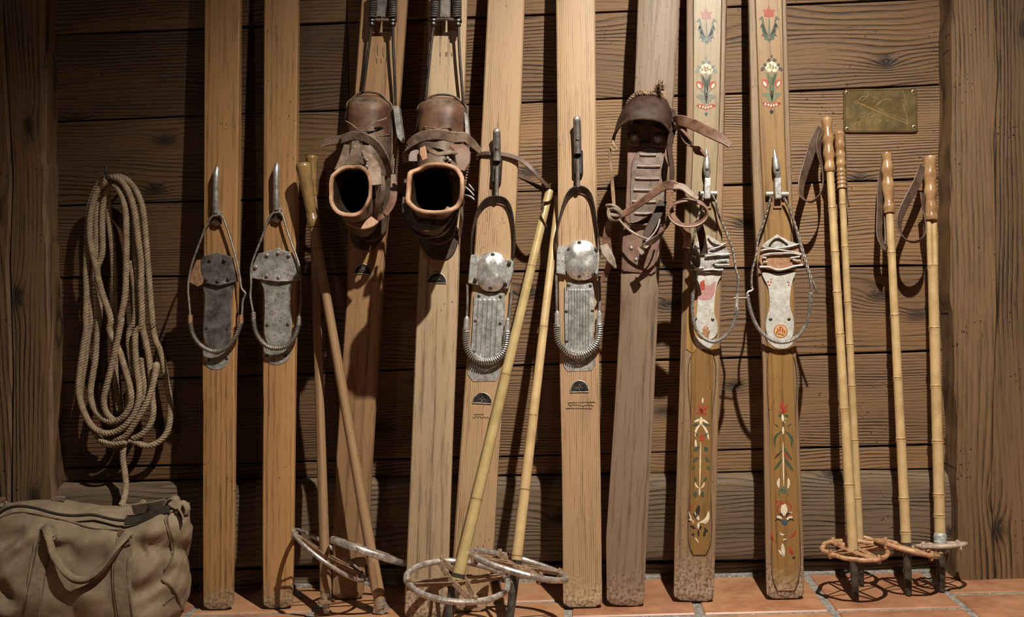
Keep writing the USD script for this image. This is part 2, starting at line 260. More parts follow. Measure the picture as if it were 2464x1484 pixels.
DARKSKI = wood('brown_ski_wood', (0.36, 0.21, 0.11), (0.07, 0.032, 0.014), 'z', 300, 6, 0.35, 0, 0.5, 0.5, 0.35, 0.5, 14.0, specks=0.6, contrast=(0.25, 0.85), stk=0.5)
EDGEWOOD = wood('ski_edge_wood', (0.25, 0.158, 0.09), (0.06, 0.032, 0.016), 'z', 300, 3, 0.3, 0, 0.5, 0.5, 0.3, 0.4, 17.0, grey=((0.36, 0.25, 0.18), 0.02, 0.12), specks=0.6, stk=0.6)
PAINTED = wood('ochre_painted_wood', (0.27, 0.15, 0.048), (0.06, 0.03, 0.01), 'z', 240, 3, 0.3, 0, 0.5, 0.42, 0.25, 0.5, 20.0, grey=((0.4, 0.29, 0.19), 0.0, 0.075), specks=0.6, contrast=(0.2, 0.75), coat=0.25, stk=0.7)
PAINTWORN = wood('greyed_ochre_paint', (0.3, 0.23, 0.135), (0.085, 0.065, 0.038), 'z', 240, 3, 0.3, 0, 0.5, 0.42, 0.25, 0.5, 21.0, specks=0.6, contrast=(0.2, 0.75), coat=0.25, stk=0.7)
SHAFTWOOD = wood('pole_shaft_wood', (0.33, 0.205, 0.115), (0.12, 0.066, 0.033), 'z', 300, 3, 0.3, 0, 0.4, 0.4, 0.15, 0.3, 23.0, specks=0.3, coat=0.3)
STEEL = mottled('worn_steel', (0.36, 0.35, 0.33), (0.62, 0.61, 0.59), 90, 0.34, 0.75, 0.12, 0.12)
DULLSTEEL = mottled('dull_grey_steel', (0.22, 0.21, 0.2), (0.42, 0.41, 0.4), 60, 0.5, 0.45, 0.2, 0.15, c3=(0.16, 0.11, 0.08))
DARKSTEEL = mottled('dark_stained_steel', (0.08, 0.07, 0.065), (0.22, 0.2, 0.19), 50, 0.45, 0.5, 0.2, 0.15)
ALU = mottled('cast_aluminium', (0.42, 0.42, 0.42), (0.7, 0.7, 0.7), 70, 0.36, 0.7, 0.15, 0.12, c3=(0.3, 0.28, 0.25))
GREYPLATE = mottled('grey_footplate_metal', (0.42, 0.42, 0.4), (0.56, 0.56, 0.54), 80, 0.5, 0.4, 0.15, 0.1, c3=(0.33, 0.28, 0.24))
BLACKIRON = mottled('blackened_iron', (0.018, 0.015, 0.013), (0.05, 0.042, 0.036), 60, 0.42, 0.4, 0.2, 0.12)
RUST = mottled('rusty_iron', (0.2, 0.1, 0.05), (0.38, 0.22, 0.13), 90, 0.6, 0.3, 0.3, 0.1)
SCREW = mottled('screw_iron', (0.03, 0.025, 0.02), (0.1, 0.085, 0.07), 200, 0.45, 0.6, 0.2, 0.1)
CABLE = mottled('cable_steel', (0.13, 0.115, 0.1), (0.3, 0.27, 0.24), 120, 0.45, 0.6, 0.3, 0.1)
PALEMETAL = mottled('pale_bent_metal', (0.36, 0.345, 0.32), (0.66, 0.64, 0.6), 60, 0.42, 0.5, 0.25, 0.12, c3=(0.32, 0.25, 0.18))
BRASS = mottled('aged_brass', (0.13, 0.092, 0.038), (0.27, 0.2, 0.095), 14, 0.42, 0.75, 0.08, 0.1)
BRASSLINE = mottled('bright_brass_line', (0.6, 0.45, 0.2), (0.75, 0.58, 0.3), 60, 0.35, 0.6, 0.05, 0.05)
LEATHER = mottled('brown_boot_leather', (0.055, 0.034, 0.024), (0.17, 0.115, 0.08), 30, 0.56, 0.0, 0.4, 0.1, spec=0.4)
BOOTSTRAP = mottled('worn_boot_strap', (0.1, 0.065, 0.045), (0.25, 0.175, 0.13), 44, 0.6, 0.0, 0.35, 0.1)
TOELEATHER = mottled('polished_toe_leather', (0.055, 0.026, 0.017), (0.16, 0.08, 0.05), 22, 0.52, 0.0, 0.25, 0.1, spec=0.4)
LINING = mottled('tan_leather_edge', (0.27, 0.145, 0.085), (0.42, 0.25, 0.16), 40, 0.6, 0.0, 0.3, 0.1)
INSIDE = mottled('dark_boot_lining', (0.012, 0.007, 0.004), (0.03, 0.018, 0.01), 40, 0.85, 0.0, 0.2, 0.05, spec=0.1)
SOLE = mottled('dark_sole_leather', (0.025, 0.016, 0.011), (0.07, 0.045, 0.03), 50, 0.55, 0.0, 0.3, 0.1)
REDLEATHER = mottled('red_brown_leather', (0.075, 0.036, 0.024), (0.23, 0.125, 0.085), 34, 0.5, 0.0, 0.3, 0.12)
DARKLEATHER = mottled('dark_leather', (0.03, 0.016, 0.01), (0.09, 0.05, 0.032), 40, 0.5, 0.0, 0.3, 0.12)
OXBLOOD = mottled('oxblood_harness_leather', (0.013, 0.006, 0.004), (0.045, 0.021, 0.015), 34, 0.62, 0.0, 0.5, 0.1, spec=0.3)
BROWNPLATE = mottled('brown_painted_plate', (0.1, 0.052, 0.038), (0.19, 0.11, 0.085), 34, 0.5, 0.1, 0.2, 0.1)
GREYPAD = mottled('worn_grey_footplate', (0.085, 0.048, 0.037), (0.2, 0.155, 0.13), 40, 0.5, 0.15, 0.3, 0.1)
STRAPTAN = mottled('greyed_leather', (0.12, 0.088, 0.065), (0.29, 0.225, 0.175), 50, 0.6, 0.0, 0.3, 0.1)
STRAPBROWN = mottled('brown_wrist_strap_leather', (0.06, 0.036, 0.026), (0.13, 0.082, 0.06), 30, 0.52, 0.0, 0.2, 0.1)
BAMBOO = mottled('pale_bamboo', (0.36, 0.25, 0.12), (0.52, 0.38, 0.2), 16, 0.33, 0.0, 0.12, 0.08, coat=0.3)
BAMBOODARK = mottled('olive_bamboo', (0.3, 0.225, 0.1), (0.46, 0.35, 0.17), 14, 0.25, 0.0, 0.1, 0.06, coat=0.5)
NODE = mottled('bamboo_node', (0.13, 0.07, 0.03), (0.26, 0.15, 0.065), 90, 0.5, 0.0, 0.2, 0.1)
GRIP = mottled('turned_root_grip', (0.19, 0.1, 0.042), (0.42, 0.26, 0.13), 24, 0.22, 0.0, 0.12, 0.06, coat=0.6)
GRIPDARK = mottled('dark_turned_grip', (0.15, 0.09, 0.035), (0.27, 0.17, 0.07), 24, 0.2, 0.0, 0.1, 0.05, coat=0.8)
WICKER = mottled('wicker_cane', (0.2, 0.09, 0.045), (0.5, 0.3, 0.17), 60, 0.5, 0.0, 0.35, 0.12)
WICKERGREY = mottled('greyed_wicker', (0.26, 0.2, 0.15), (0.46, 0.38, 0.31), 60, 0.55, 0.0, 0.35, 0.1)
RINGMETAL = mottled('worn_ring_metal', (0.24, 0.21, 0.2), (0.6, 0.57, 0.55), 60, 0.38, 0.6, 0.3, 0.14, c3=(0.22, 0.13, 0.08))
RAWHIDE = mottled('rawhide_strap', (0.11, 0.064, 0.036), (0.3, 0.2, 0.125), 40, 0.6, 0.0, 0.3, 0.1)
FERRULE = mottled('dark_ferrule', (0.035, 0.03, 0.027), (0.12, 0.105, 0.095), 50, 0.4, 0.5, 0.2, 0.12)
PEWTER = mottled('blue_grey_whipping', (0.3, 0.32, 0.32), (0.55, 0.58, 0.57), 120, 0.5, 0.3, 0.3, 0.1)
ROPE = mottled('hemp_rope', (0.2, 0.145, 0.095), (0.36, 0.275, 0.185), 60, 0.85, 0.0, 0.5, 0.05)
CANVAS = mottled('khaki_canvas', (0.15, 0.112, 0.072), (0.235, 0.18, 0.12), 22, 0.88, 0.0, 0.2, 0.04, dist=0.0006)
CANVASDARK = mottled('khaki_canvas_seam', (0.06, 0.042, 0.025), (0.13, 0.095, 0.06), 60, 0.88, 0.0, 0.3, 0.04)
WEBBING = mottled('khaki_webbing', (0.14, 0.105, 0.068), (0.22, 0.168, 0.112), 60, 0.85, 0.0, 0.3, 0.04)
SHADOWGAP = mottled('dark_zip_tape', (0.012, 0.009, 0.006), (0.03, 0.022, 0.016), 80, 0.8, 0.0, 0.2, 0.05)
TILES = [mottled(f'terracotta_{k}', a, b, 11, 0.42, 0.0, 0.15, 0.12, c3=c) for k, (a, b, c) in enumerate([((0.27, 0.115, 0.058), (0.38, 0.2, 0.11), (0.36, 0.19, 0.11)), ((0.23, 0.1, 0.056), (0.36, 0.18, 0.1), (0.3, 0.15, 0.09)), ((0.31, 0.15, 0.075), (0.4, 0.225, 0.125), (0.38, 0.2, 0.12))])]
GROUT = mottled('grey_grout', (0.1, 0.095, 0.09), (0.26, 0.25, 0.235), 90, 0.85, 0.0, 0.5, 0.05, c3=(0.5, 0.48, 0.45))
def flat(name, c, rough=0.55): return mottled(name, tuple(0.75 * x for x in c), c, 120, rough, 0.0, 0.1, 0.05)
PR = {'red': flat('red_paint', (0.33, 0.04, 0.022)), 'pink': flat('faded_pink_paint', (0.38, 0.2, 0.2)), 'green': flat('dark_green_paint', (0.045, 0.07, 0.04)), 'sage': flat('sage_green_paint', (0.12, 0.14, 0.075)), 'grey': flat('grey_green_paint', (0.15, 0.16, 0.13)), 'bluegrey': flat('blue_grey_paint', (0.15, 0.18, 0.19)), 'white': flat('cream_paint', (0.68, 0.6, 0.46)), 'black': flat('black_paint', (0.02, 0.018, 0.016)), 'blue': flat('blue_paint', (0.04, 0.075, 0.12)), 'gold': flat('gold_paint', (0.5, 0.33, 0.12)), 'scorch': flat('scorched_stamp', (0.06, 0.03, 0.012), 0.7)}
# ------------------------------------------------------------------ the setting
ST = 'structure'
def beam(f, n, wob, seed, bevel, ax=0):
    """f(s) gives (x or z along, lo, hi, front, back): a timber with slightly uneven edges."""
    rings = []; 
    for k, s in enumerate(np.linspace(0, 1, n)):
        a, lo, hi, fr, bk = f(s); q = meshkit.noise(np.array([[s * n * 0.6, 1.7, seed], [s * n * 0.6, 9.2, seed], [s * n * 0.4, 5.1, seed]])) - 0.5
        lo, hi, fr = lo + wob * q[0], hi + wob * q[1], fr + wob * q[2] * 0.6; b = bevel
        prof = [(fr + b, lo), (fr + b * 0.3, lo + b * 0.3), (fr, lo + b), (fr, hi - b), (fr + b * 0.3, hi - b * 0.3), (fr + b, hi), (bk, hi), (bk, lo)]
        rings.append([(a, y, z) if ax == 0 else (z, y, a) for y, z in prof])
    return loft(rings)
wall = thing('wall_back', 'wall of old horizontal brown pine planks behind the skis', None, kind=ST)
zl = lambda px, py: at_y(px, py, 0.0)[2]
XL, XR = -1.75, 1.45
def seam(yl, yr):
    a, b = at_y(150, yl, 0), at_y(2245, yr, 0); k = (b[2] - a[2]) / (b[0] - a[0]); return lambda x: a[2] + k * (x - a[0])
seams = [seam(*q) for q in ((-690, -750), (-470, -540), (-270, -330), (-128, -208), (83, -3), (293, 205), (495, 430), (668, 638), (920, 843), (1126, 1070), (1160, 1128))]
for k in range(len(seams) - 1):
    up_, dn = seams[k], seams[k + 1]; d = [0.0, 0.003, 0.001, 0.002, 0.0, 0.002, 0.004, 0.0, 0.003, 0.001, 0.004][k]
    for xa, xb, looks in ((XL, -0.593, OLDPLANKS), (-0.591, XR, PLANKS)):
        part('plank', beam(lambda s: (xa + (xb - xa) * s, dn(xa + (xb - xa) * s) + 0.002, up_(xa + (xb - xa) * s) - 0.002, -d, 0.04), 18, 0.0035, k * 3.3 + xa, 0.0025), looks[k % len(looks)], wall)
top, bot = seam(1160, 1128), seam(1372, 1339); bb = seam(1404, 1368)
part('low_beam', beam(lambda s: (XL + (XR - XL) * s, bot(XL + (XR - XL) * s) + 0.003, top(XL + (XR - XL) * s) - 0.001, -0.04, 0.04), 26, 0.006, 77.0, 0.03), LOWPLANK, wall, label='thicker greyish bottom beam with a rounded top edge')
part('backing', box((XL, 0.045, -0.02), (XR, 0.07, 2.3)), SHADOWGAP, wall)
base = thing('baseboard_back', 'narrow grey-brown board between the wall and the tiled floor', None, kind=ST)
part('board', beam(lambda s: (XL + (XR - XL) * s, 0.0, bot(XL + (XR - XL) * s) - 0.003, -0.008, 0.04), 20, 0.002, 5.0, 0.003), LOWPLANK, base)
part('mortar', beam(lambda s: (XL + (XR - XL) * s, -0.01, 0.006, -0.02, 0.0), 40, 0.006, 15.0, 0.004), GROUT, base)

floor = thing('floor', 'floor of square terracotta tiles with wide grey joints', None, kind=ST)
part('grout', box((XL, -1.9, -0.03), (XR, 0.06, -0.0035)), GROUT, floor)
cols = [0.4755 + 0.281 * k for k in range(-8, 4)]; k = 0
for i in range(len(cols) - 1):
    x0, x1 = cols[i], cols[i + 1]
    off = {7: -0.283, 8: -0.281, 9: -0.187, 10: -0.187}.get(i, [-0.283, -0.15, -0.24, -0.2, -0.283, -0.17, -0.283][i % 7])
    ys = [-0.012, off] + [off - 0.281 * q for q in range(1, 6)]
    for ya, yb in zip(ys, ys[1:]):
        g = 0.008; q = rng.normal(0, 0.0008, 4); part('tile', box((x0 + g + q[0], yb + g + q[1], -0.02), (x1 - g + q[2], ya - (g if ya < -0.05 else 0.002) + q[3], 0.0), 0.003), TILES[int(rng.integers(3))], floor); k += 1

def post(name, label, y, xe, ze, crack, ends):
    """A hewn post in two halves parted by a long drying crack. xe: inner edge pixels; crack: pixels; ends: outer x."""
    t = thing(name, label, None, kind=ST); side = 1 if ends > 0 else -1
    E = np.array([at_y(px, py, y)[[0, 2]] for px, py in xe]); C = np.array([at_y(px, py, y)[[0, 2]] for px, py in crack]); zz = np.linspace(ze, 2.3, 90)
    ex = np.interp(zz, E[::-1, 1], E[::-1, 0]); o = np.argsort(E[:, 1]); ex = np.interp(zz, E[o, 1], E[o, 0]); o = np.argsort(C[:, 1]); cx = np.interp(zz, C[o, 1], C[o, 0])
    sl = (E[0, 0] - E[-1, 0]) / (E[0, 1] - E[-1, 1]); ex = np.where(zz > E[:, 1].max(), E[np.argmax(E[:, 1]), 0] + sl * (zz - E[:, 1].max()), ex)
    def half(inner, outer, rag, seed, nm):
        rings = []
        for k, z in enumerate(zz):
            r = rag * (meshkit.fbm(np.array([[0.3, seed, z * 9]]))[0] - 0.5) + rag * 0.7 * max(0, meshkit.noise(np.array([[2.3, seed, z * 26]]))[0] - 0.55); b = 0.006 + abs(r) * 0.8
            lo, hi = (inner[k] + r, outer[k]) if side > 0 else (outer[k], inner[k] - r)
            li, hi_ = (b, 0.002) if side > 0 else (0.002, b)
            yy = y + 0.002 * (meshkit.noise(np.array([[4.4, seed, z * 3]]))[0] - 0.5)
            rings.append([(lo, 0.05, z), (lo, yy + li, z), (lo + li, yy, z), ((lo + hi) / 2, yy - 0.001, z), (hi - hi_, yy, z), (hi, yy + hi_, z), (hi, 0.05, z)])
        part(nm, loft(rings), POST, t)
    half(ex, cx - side * 0.0018, 0.014, 3.0 + side, 'timber'); half(cx + side * 0.0018 + 0.0012 * np.sin(zz * 23), np.full(len(zz), float(ends)), 0.0, 8.0 + side, 'timber')
    return t
post('trim_1', 'weathered vertical timber post at the left edge of the wall', -0.05, [(104, 0), (116, 600), (129, 1190), (133, 1400)], 0.0, [(5, 0), (14, 160), (30, 420), (22, 620), (30, 900), (26, 1200), (26, 1400)], -1.75)
post('trim_2', 'broad cracked timber post at the right edge of the wall', -0.09, [(2290, 0), (2292, 300), (2287, 600), (2300, 900), (2306, 1200), (2302, 1395)], 0.0, [(2396, 0), (2403, 180), (2394, 340), (2397, 500), (2401, 750), (2390, 1000), (2387, 1200), (2396, 1390)], 1.45)
# ------------------------------------------------------------------ skis
SK = 'antique wooden skis leaning on the plank wall'
def ski_frame(bottom, topx, L=2.12, yaw=0.0, ytop=-0.03):
    """bottom: tail pixel on the floor; topx: the ski's middle at the picture's upper edge. Leans against the wall at length L."""
    B = on_floor(*bottom); B[2] = 0.004
    T = at_y(topx, 0, -0.05)
    for _ in range(4): T = at_y(topx, 0, B[1] + (ytop - B[1]) * min(1, T[2] / L))
    return Frame(B, T - B, yaw)
def ski_body(fr, edges, t, crown=0.0008, L=2.12, chamfer=0.003, ridge=None, tail=0.012, scoop=None):
    """Front face follows the traced edges [(y, left, right)]; thickness t(w)."""
    e = []
    for py, xl, xr in edges:
        a, b = fr.P(xl, py), fr.P(xr, py); e.append(((a[2] + b[2]) / 2, a[0], b[0]))
    e = np.array(sorted(e)); w = np.unique(np.r_[np.linspace(0, 0.03, 6), np.linspace(0.03, 1.5, 80), np.linspace(1.5, L, 16)])
    def ex(col):
        k = (e[-1, col] - e[-3, col]) / (e[-1, 0] - e[-3, 0]); return np.where(w > e[-1, 0], e[-1, col] + k * (w - e[-1, 0]), np.interp(w, e[:, 0], e[:, col]))
    l, r = ex(1), ex(2); rings = []
    for k, z in enumerate(w):
        a, b = l[k], r[k]; m = (a + b) / 2
        if z < tail: s = tail * (1 - math.sqrt(max(0, 1 - (1 - z / tail) ** 2))); a, b = a + s, b - s
        if z > L - 0.12: s = (z - L + 0.12) / 0.12; a, b = m + (a - m) * (1 - 0.85 * s * s), m + (b - m) * (1 - 0.85 * s * s)
        c, th = chamfer, t(z); dz = 0.0
        y0 = 0.003 * (1 - z / 0.01) if z < 0.01 else 0.0
        x = np.array([a, a, a + c, a + (b - a) * 0.3, m, b - (b - a) * 0.3, b - c, b, b]); y = np.array([th, c, 0, -crown * 0.7, -crown, -crown * 0.7, 0, c, th]); y[1:-1] += y0
        if scoop is not None: y[[1, 2, 6, 7]] += scoop(z); y[[3, 5]] += 0.25 * scoop(z)
        if ridge is not None: y[[3, 4, 5]] -= ridge(z)
        rings.append(np.stack([x, y, np.full(9, z)], 1))
    return loft(rings), (lambda z: (np.interp(z, w, l), np.interp(z, w, r)))
TH = lambda z: 0.011 + 0.013 * math.exp(-((z - 0.85) / 0.45) ** 2)
SKI = {}
def ski(key, label, bottom, topx, edges, mat, yaw=0.0, thick=TH, ytop=-0.03, **kw):
    fr = ski_frame(bottom, topx, yaw=yaw, ytop=ytop); t = thing('antique_ski', label, 'ski', fr, SK); body, ed = ski_body(fr, edges, thick, **kw)
    part('ski_body', body, mat, t); SKI[key] = (t, fr, ed); return t, fr, ed
# hardware
def screws(t, fr, pts, r=0.0034, h=0.0022, lift=0.0, mat=None, name='screw'):
    for p in pts:
        q = fr.P(p[0], p[1], lift); part(name, dome((q[0], q[2]), r, h, 10, y0=q[1] + 0.0006, k=3), mat or SCREW, t)
def outline(t, name, fr, pts, h, thick, mat, bevel=0.001, smoothed=False, label=None, fn=None, step=None):
    p = fr.xz(pts, h)
    if smoothed: p = spline(p, n=len(p) * 5, closed=True)
    if step: p = resample(p, step)
    m = plate(p, -h + thick, -h, bevel)
    if fn: m = relief(m, fn)
    return part(name, m, mat, t, label=label)
def line(t, name, fr, pts, r, mat, h=0.01, step=0.006, closed=False, label=None, flat=1.0, n=8):
    return part(name, tube(spline(fr.Ps(pts, h), step=step, closed=closed), r, n, closed, flat), mat, t, label=label)
def coil(t, name, fr, pts, R, pitch, wire, mat, h=0.01, parent=None):
    p = spline(fr.Ps(pts, h), step=0.003); return part(name, tube(helix(p, R, pitch, per=12), wire, 5), mat, parent or t)
def sub(prim):
    return prim
SC = lambda z0, d: (lambda z: d * max(0.0, min(1.0, (z0 - z) / 0.03)) * math.exp(-max(0.0, z0 - 0.03 - z) / 0.09))
E1 = [(0, 491, 577), (370, 490, 572), (640, 489, 568), (880, 486, 563), (1300, 487, 562), (1468, 488, 558)]
E2 = [(0, 634, 717), (370, 633, 712), (620, 632, 711), (880, 631, 708), (1300, 630, 705), (1467, 632, 701)]
E3 = [(0, 869, 979), (220, 853, 962), (600, 835, 923), (700, 834, 918), (1100, 808, 895), (1300, 801, 884), (1441, 798, 871)]
E4 = [(0, 1031, 1123), (220, 1026, 1116), (600, 1008, 1103), (720, 1003, 1100), (1080, 989, 1087), (1484, 972, 1075)]
E5 = [(0, 1173, 1262), (280, 1160, 1252), (520, 1147, 1240), (920, 1118, 1212), (1120, 1104, 1198), (1300, 1092, 1189), (1473, 1082, 1168)]
E6 = [(0, 1338, 1432), (280, 1341, 1434), (600, 1343, 1438), (900, 1347, 1442), (1120, 1352, 1445), (1463, 1355, 1449)]
E7 = [(0, 1535, 1636), (200, 1528, 1624), (660, 1494, 1586), (760, 1492, 1583), (1000, 1478, 1572), (1300, 1458, 1556), (1459, 1460, 1550)]
E8 = [(0, 1652, 1750), (340, 1652, 1743), (860, 1637, 1732), (1300, 1623, 1722), (1449, 1621, 1717)]
E9 = [(0, 1801, 1893), (340, 1808, 1903), (500, 1815, 1908), (870, 1836, 1917), (1300, 1842, 1934), (1442, 1846, 1935)]
ski(1, 'honey-coloured ski nearest the canvas bag, with a dark stained toe plate', (523, 1470), 534, E1, HONEY, scoop=SC(0.475, 0.0035))
ski(2, 'honey-coloured ski second from the bag, with a light grey riveted toe plate', (667, 1467), 675, E2, HONEY, scoop=SC(0.485, 0.0035))
ski(3, 'brown ski holding the left leather boot, behind the two crossed brown poles', (835, 1444), 924, E3, DARKSKI, ytop=-0.09)
ski(4, 'pale streaked ski holding the right leather boot, nearest to the viewer', (1023, 1494), 1077, E4, PALE, ytop=-0.09)
ski(5, 'light ash ski with ribbed aluminium footplate, crossed low down by a thick bamboo pole', (1125, 1474), 1217, E5, ASH)
ski(6, 'light ash ski with ribbed aluminium footplate and dome toe plate, standing clear of every pole', (1402, 1465), 1385, E6, ASH)
ski(7, 'grey-brown ski with an old leather toe harness and slotted metal footplate', (1505, 1461), 1586, E7, WALNUT, ytop=-0.08, thick=lambda z: 0.014 + 0.02 * math.exp(-((z - 0.85) / 0.4) ** 2),
    ridge=lambda z: 0.004 * math.exp(-((z - 0.62) / 0.1) ** 2) + 0.0012, scoop=SC(0.675, 0.008))
ski(8, 'ochre ski painted with flowers, the one crossed by the loose leather straps', (1669, 1450), 1701, E8, EDGEWOOD, yaw=-0.06)
ski(9, 'ochre ski painted with flowers, nearest to the bamboo poles and brass plate', (1890, 1444), 1847, E9, EDGEWOOD)

# --- the two cable bindings on the honey skis
z4 = Z(420, 370, 2.697)
def cable_binding(key, lev, cab, spr, toe, ear, foot, heel, riv_toe, riv_foot, riv_heel, mt, mf, mh):
    t, fr, ed = SKI[key]
    hp = outline(t, 'heel_plate', fr, z4(*heel), 0.002, 0.003, mh, smoothed=True)
    fp = outline(t, 'foot_plate', fr, z4(*foot), 0.0055, 0.004, mf, smoothed=True)
    for pts in ear: outline(t, 'toe_plate_wing', fr, z4(*pts), 0.011, 0.003, RUST if key == 1 else mt)
    tp = outline(t, 'toe_plate', fr, z4(*toe), 0.012, 0.006, mt, 0.0015, smoothed=False, step=0.006, fn=lambda x, z: 0.0025 * np.cos((x - x.mean()) * 60) + 0.0012 * meshkit.noise(np.stack([x * 90, z * 0 + 3, z * 90], -1)))
    screws(tp, fr, z4(*riv_toe), 0.0045, 0.004, 0.0145, SCREW if key == 1 else DULLSTEEL, 'rivet')
    screws(fp, fr, z4(*riv_foot), 0.004, 0.002, 0.0058); screws(hp, fr, z4(*riv_heel), 0.004, 0.0025, 0.0022)
    line(t, 'cable', fr, z4(*cab), 0.0026, CABLE, 0.018)
    p = z4(*spr); part('heel_spring', [tube(spline(fr.Ps(p, 0.02), step=0.004), 0.0042, 8), tube(helix(spline(fr.Ps(p, 0.02), step=0.003), 0.0046, 0.0042, per=10), 0.0013, 5)], CABLE, t)
    for q in (p[0], p[-1]):
        a = fr.P(q[0], q[1], 0.02); part('cable_clamp', tube([a + [0, 0, -0.008], a, a + [0, 0, 0.012]], [0.005, 0.0056, 0.005], 8), RUST if key == 1 else CABLE, t)
    a, b = [fr.P(*q, 0.012) for q in z4(*lev)]
    s = np.linspace(0, 1, 14)[:, None]; pth = b + (a - b) * s; pth[:, 1] -= 0.007 * np.sin(np.linspace(0.15, 2.4, 14)); rr = 0.0072 + 0.0006 * np.sin(np.linspace(0, 9, 14)); rr[-1] = 0.003; rr[-2] = 0.006
    part('tension_lever', tube(pth, rr, 12), STEEL, t)
    part('lever_base', box((b[0] - 0.009, -0.016, b[2] - 0.008), (b[0] + 0.009, 0.0, b[2] + 0.006), 0.002), DULLSTEEL, t)
    tab = [(b[0] - 0.01, b[2] + 0.0), (b[0] + 0.01, b[2]), (b[0] + 0.012, b[2] - 0.024), (b[0], b[2] - 0.03), (b[0] - 0.012, b[2] - 0.024)]
    part('leather_tab', plate(tab, -0.008, -0.0105, 0.0008), DARKLEATHER, t)
cable_binding(1, [(281, 84), (270, 385)], [(262, 398), (240, 412), (180, 530), (118, 700), (98, 780), (88, 880), (98, 1000), (102, 1100)][::1] + [], [(102, 1080), (112, 1150), (150, 1222), (205, 1265), (262, 1282), (320, 1266), (380, 1208), (420, 1130), (432, 1080)],
    [(165, 690), (182, 668), (225, 655), (285, 640), (335, 655), (372, 672), (385, 730), (400, 790), (405, 828), (350, 842), (285, 858), (240, 848), (192, 838), (166, 770)], [[(166, 684), (140, 690), (98, 790), (95, 835), (150, 862), (192, 838), (166, 760)]],
    [(176, 840), (290, 830), (385, 825), (377, 880), (368, 930), (364, 1040), (362, 1180), (345, 1240), (285, 1292), (222, 1262), (188, 1195), (190, 1040), (194, 930), (188, 885)],
    [(188, 1262), (270, 1290), (360, 1280), (352, 1345), (325, 1385), (270, 1402), (215, 1384), (190, 1335)], [(203, 818), (280, 828), (348, 812), (228, 690), (322, 690)], [(207, 1132), (342, 1137)], [(225, 1338), (338, 1328)], DARKSTEEL, DARKSTEEL, DULLSTEEL)
t1, f1, _ = SKI[1]
line(t1, 'cable', f1, z4((432, 1090), (440, 1000), (447, 940), (460, 905), (440, 880), (428, 830), (395, 660), (330, 450), (300, 400), (278, 398)), 0.0026, CABLE, 0.018)
cable_binding(2, [(668, 62), (664, 365)], [(655, 380), (640, 385), (575, 520), (512, 680), (495, 760), (497, 850), (492, 920), (505, 1000), (515, 1090)], [(512, 1060), (520, 1130), (548, 1195), (602, 1248), (668, 1262), (738, 1238), (790, 1160), (806, 1090)],
    [(545, 645), (600, 632), (640, 625), (675, 608), (700, 625), (760, 640), (790, 700), (803, 760), (806, 820), (740, 828), (675, 832), (600, 824), (535, 812), (530, 740)], [[(548, 640), (530, 670), (498, 750), (492, 805), (545, 815)], [(775, 715), (740, 715), (735, 790), (800, 800)]],
    [(555, 818), (665, 824), (776, 820), (762, 870), (757, 1000), (755, 1175), (735, 1225), (665, 1256), (608, 1235), (584, 1185), (582, 1040), (580, 900), (574, 868)],
    [(580, 1240), (665, 1260), (755, 1240), (752, 1310), (722, 1352), (665, 1370), (610, 1355), (585, 1312)], [(600, 655), (672, 640), (743, 656), (526, 733), (600, 790), (675, 802)], [(602, 1112), (735, 1108)], [(600, 1310), (720, 1310)], DULLSTEEL, DULLSTEEL, DULLSTEEL)
t2, f2, _ = SKI[2]
line(t2, 'cable', f2, z4((806, 1090), (815, 1000), (820, 920), (817, 850), (818, 780), (800, 690), (760, 580), (712, 430), (692, 385), (672, 378)), 0.0026, CABLE, 0.018)

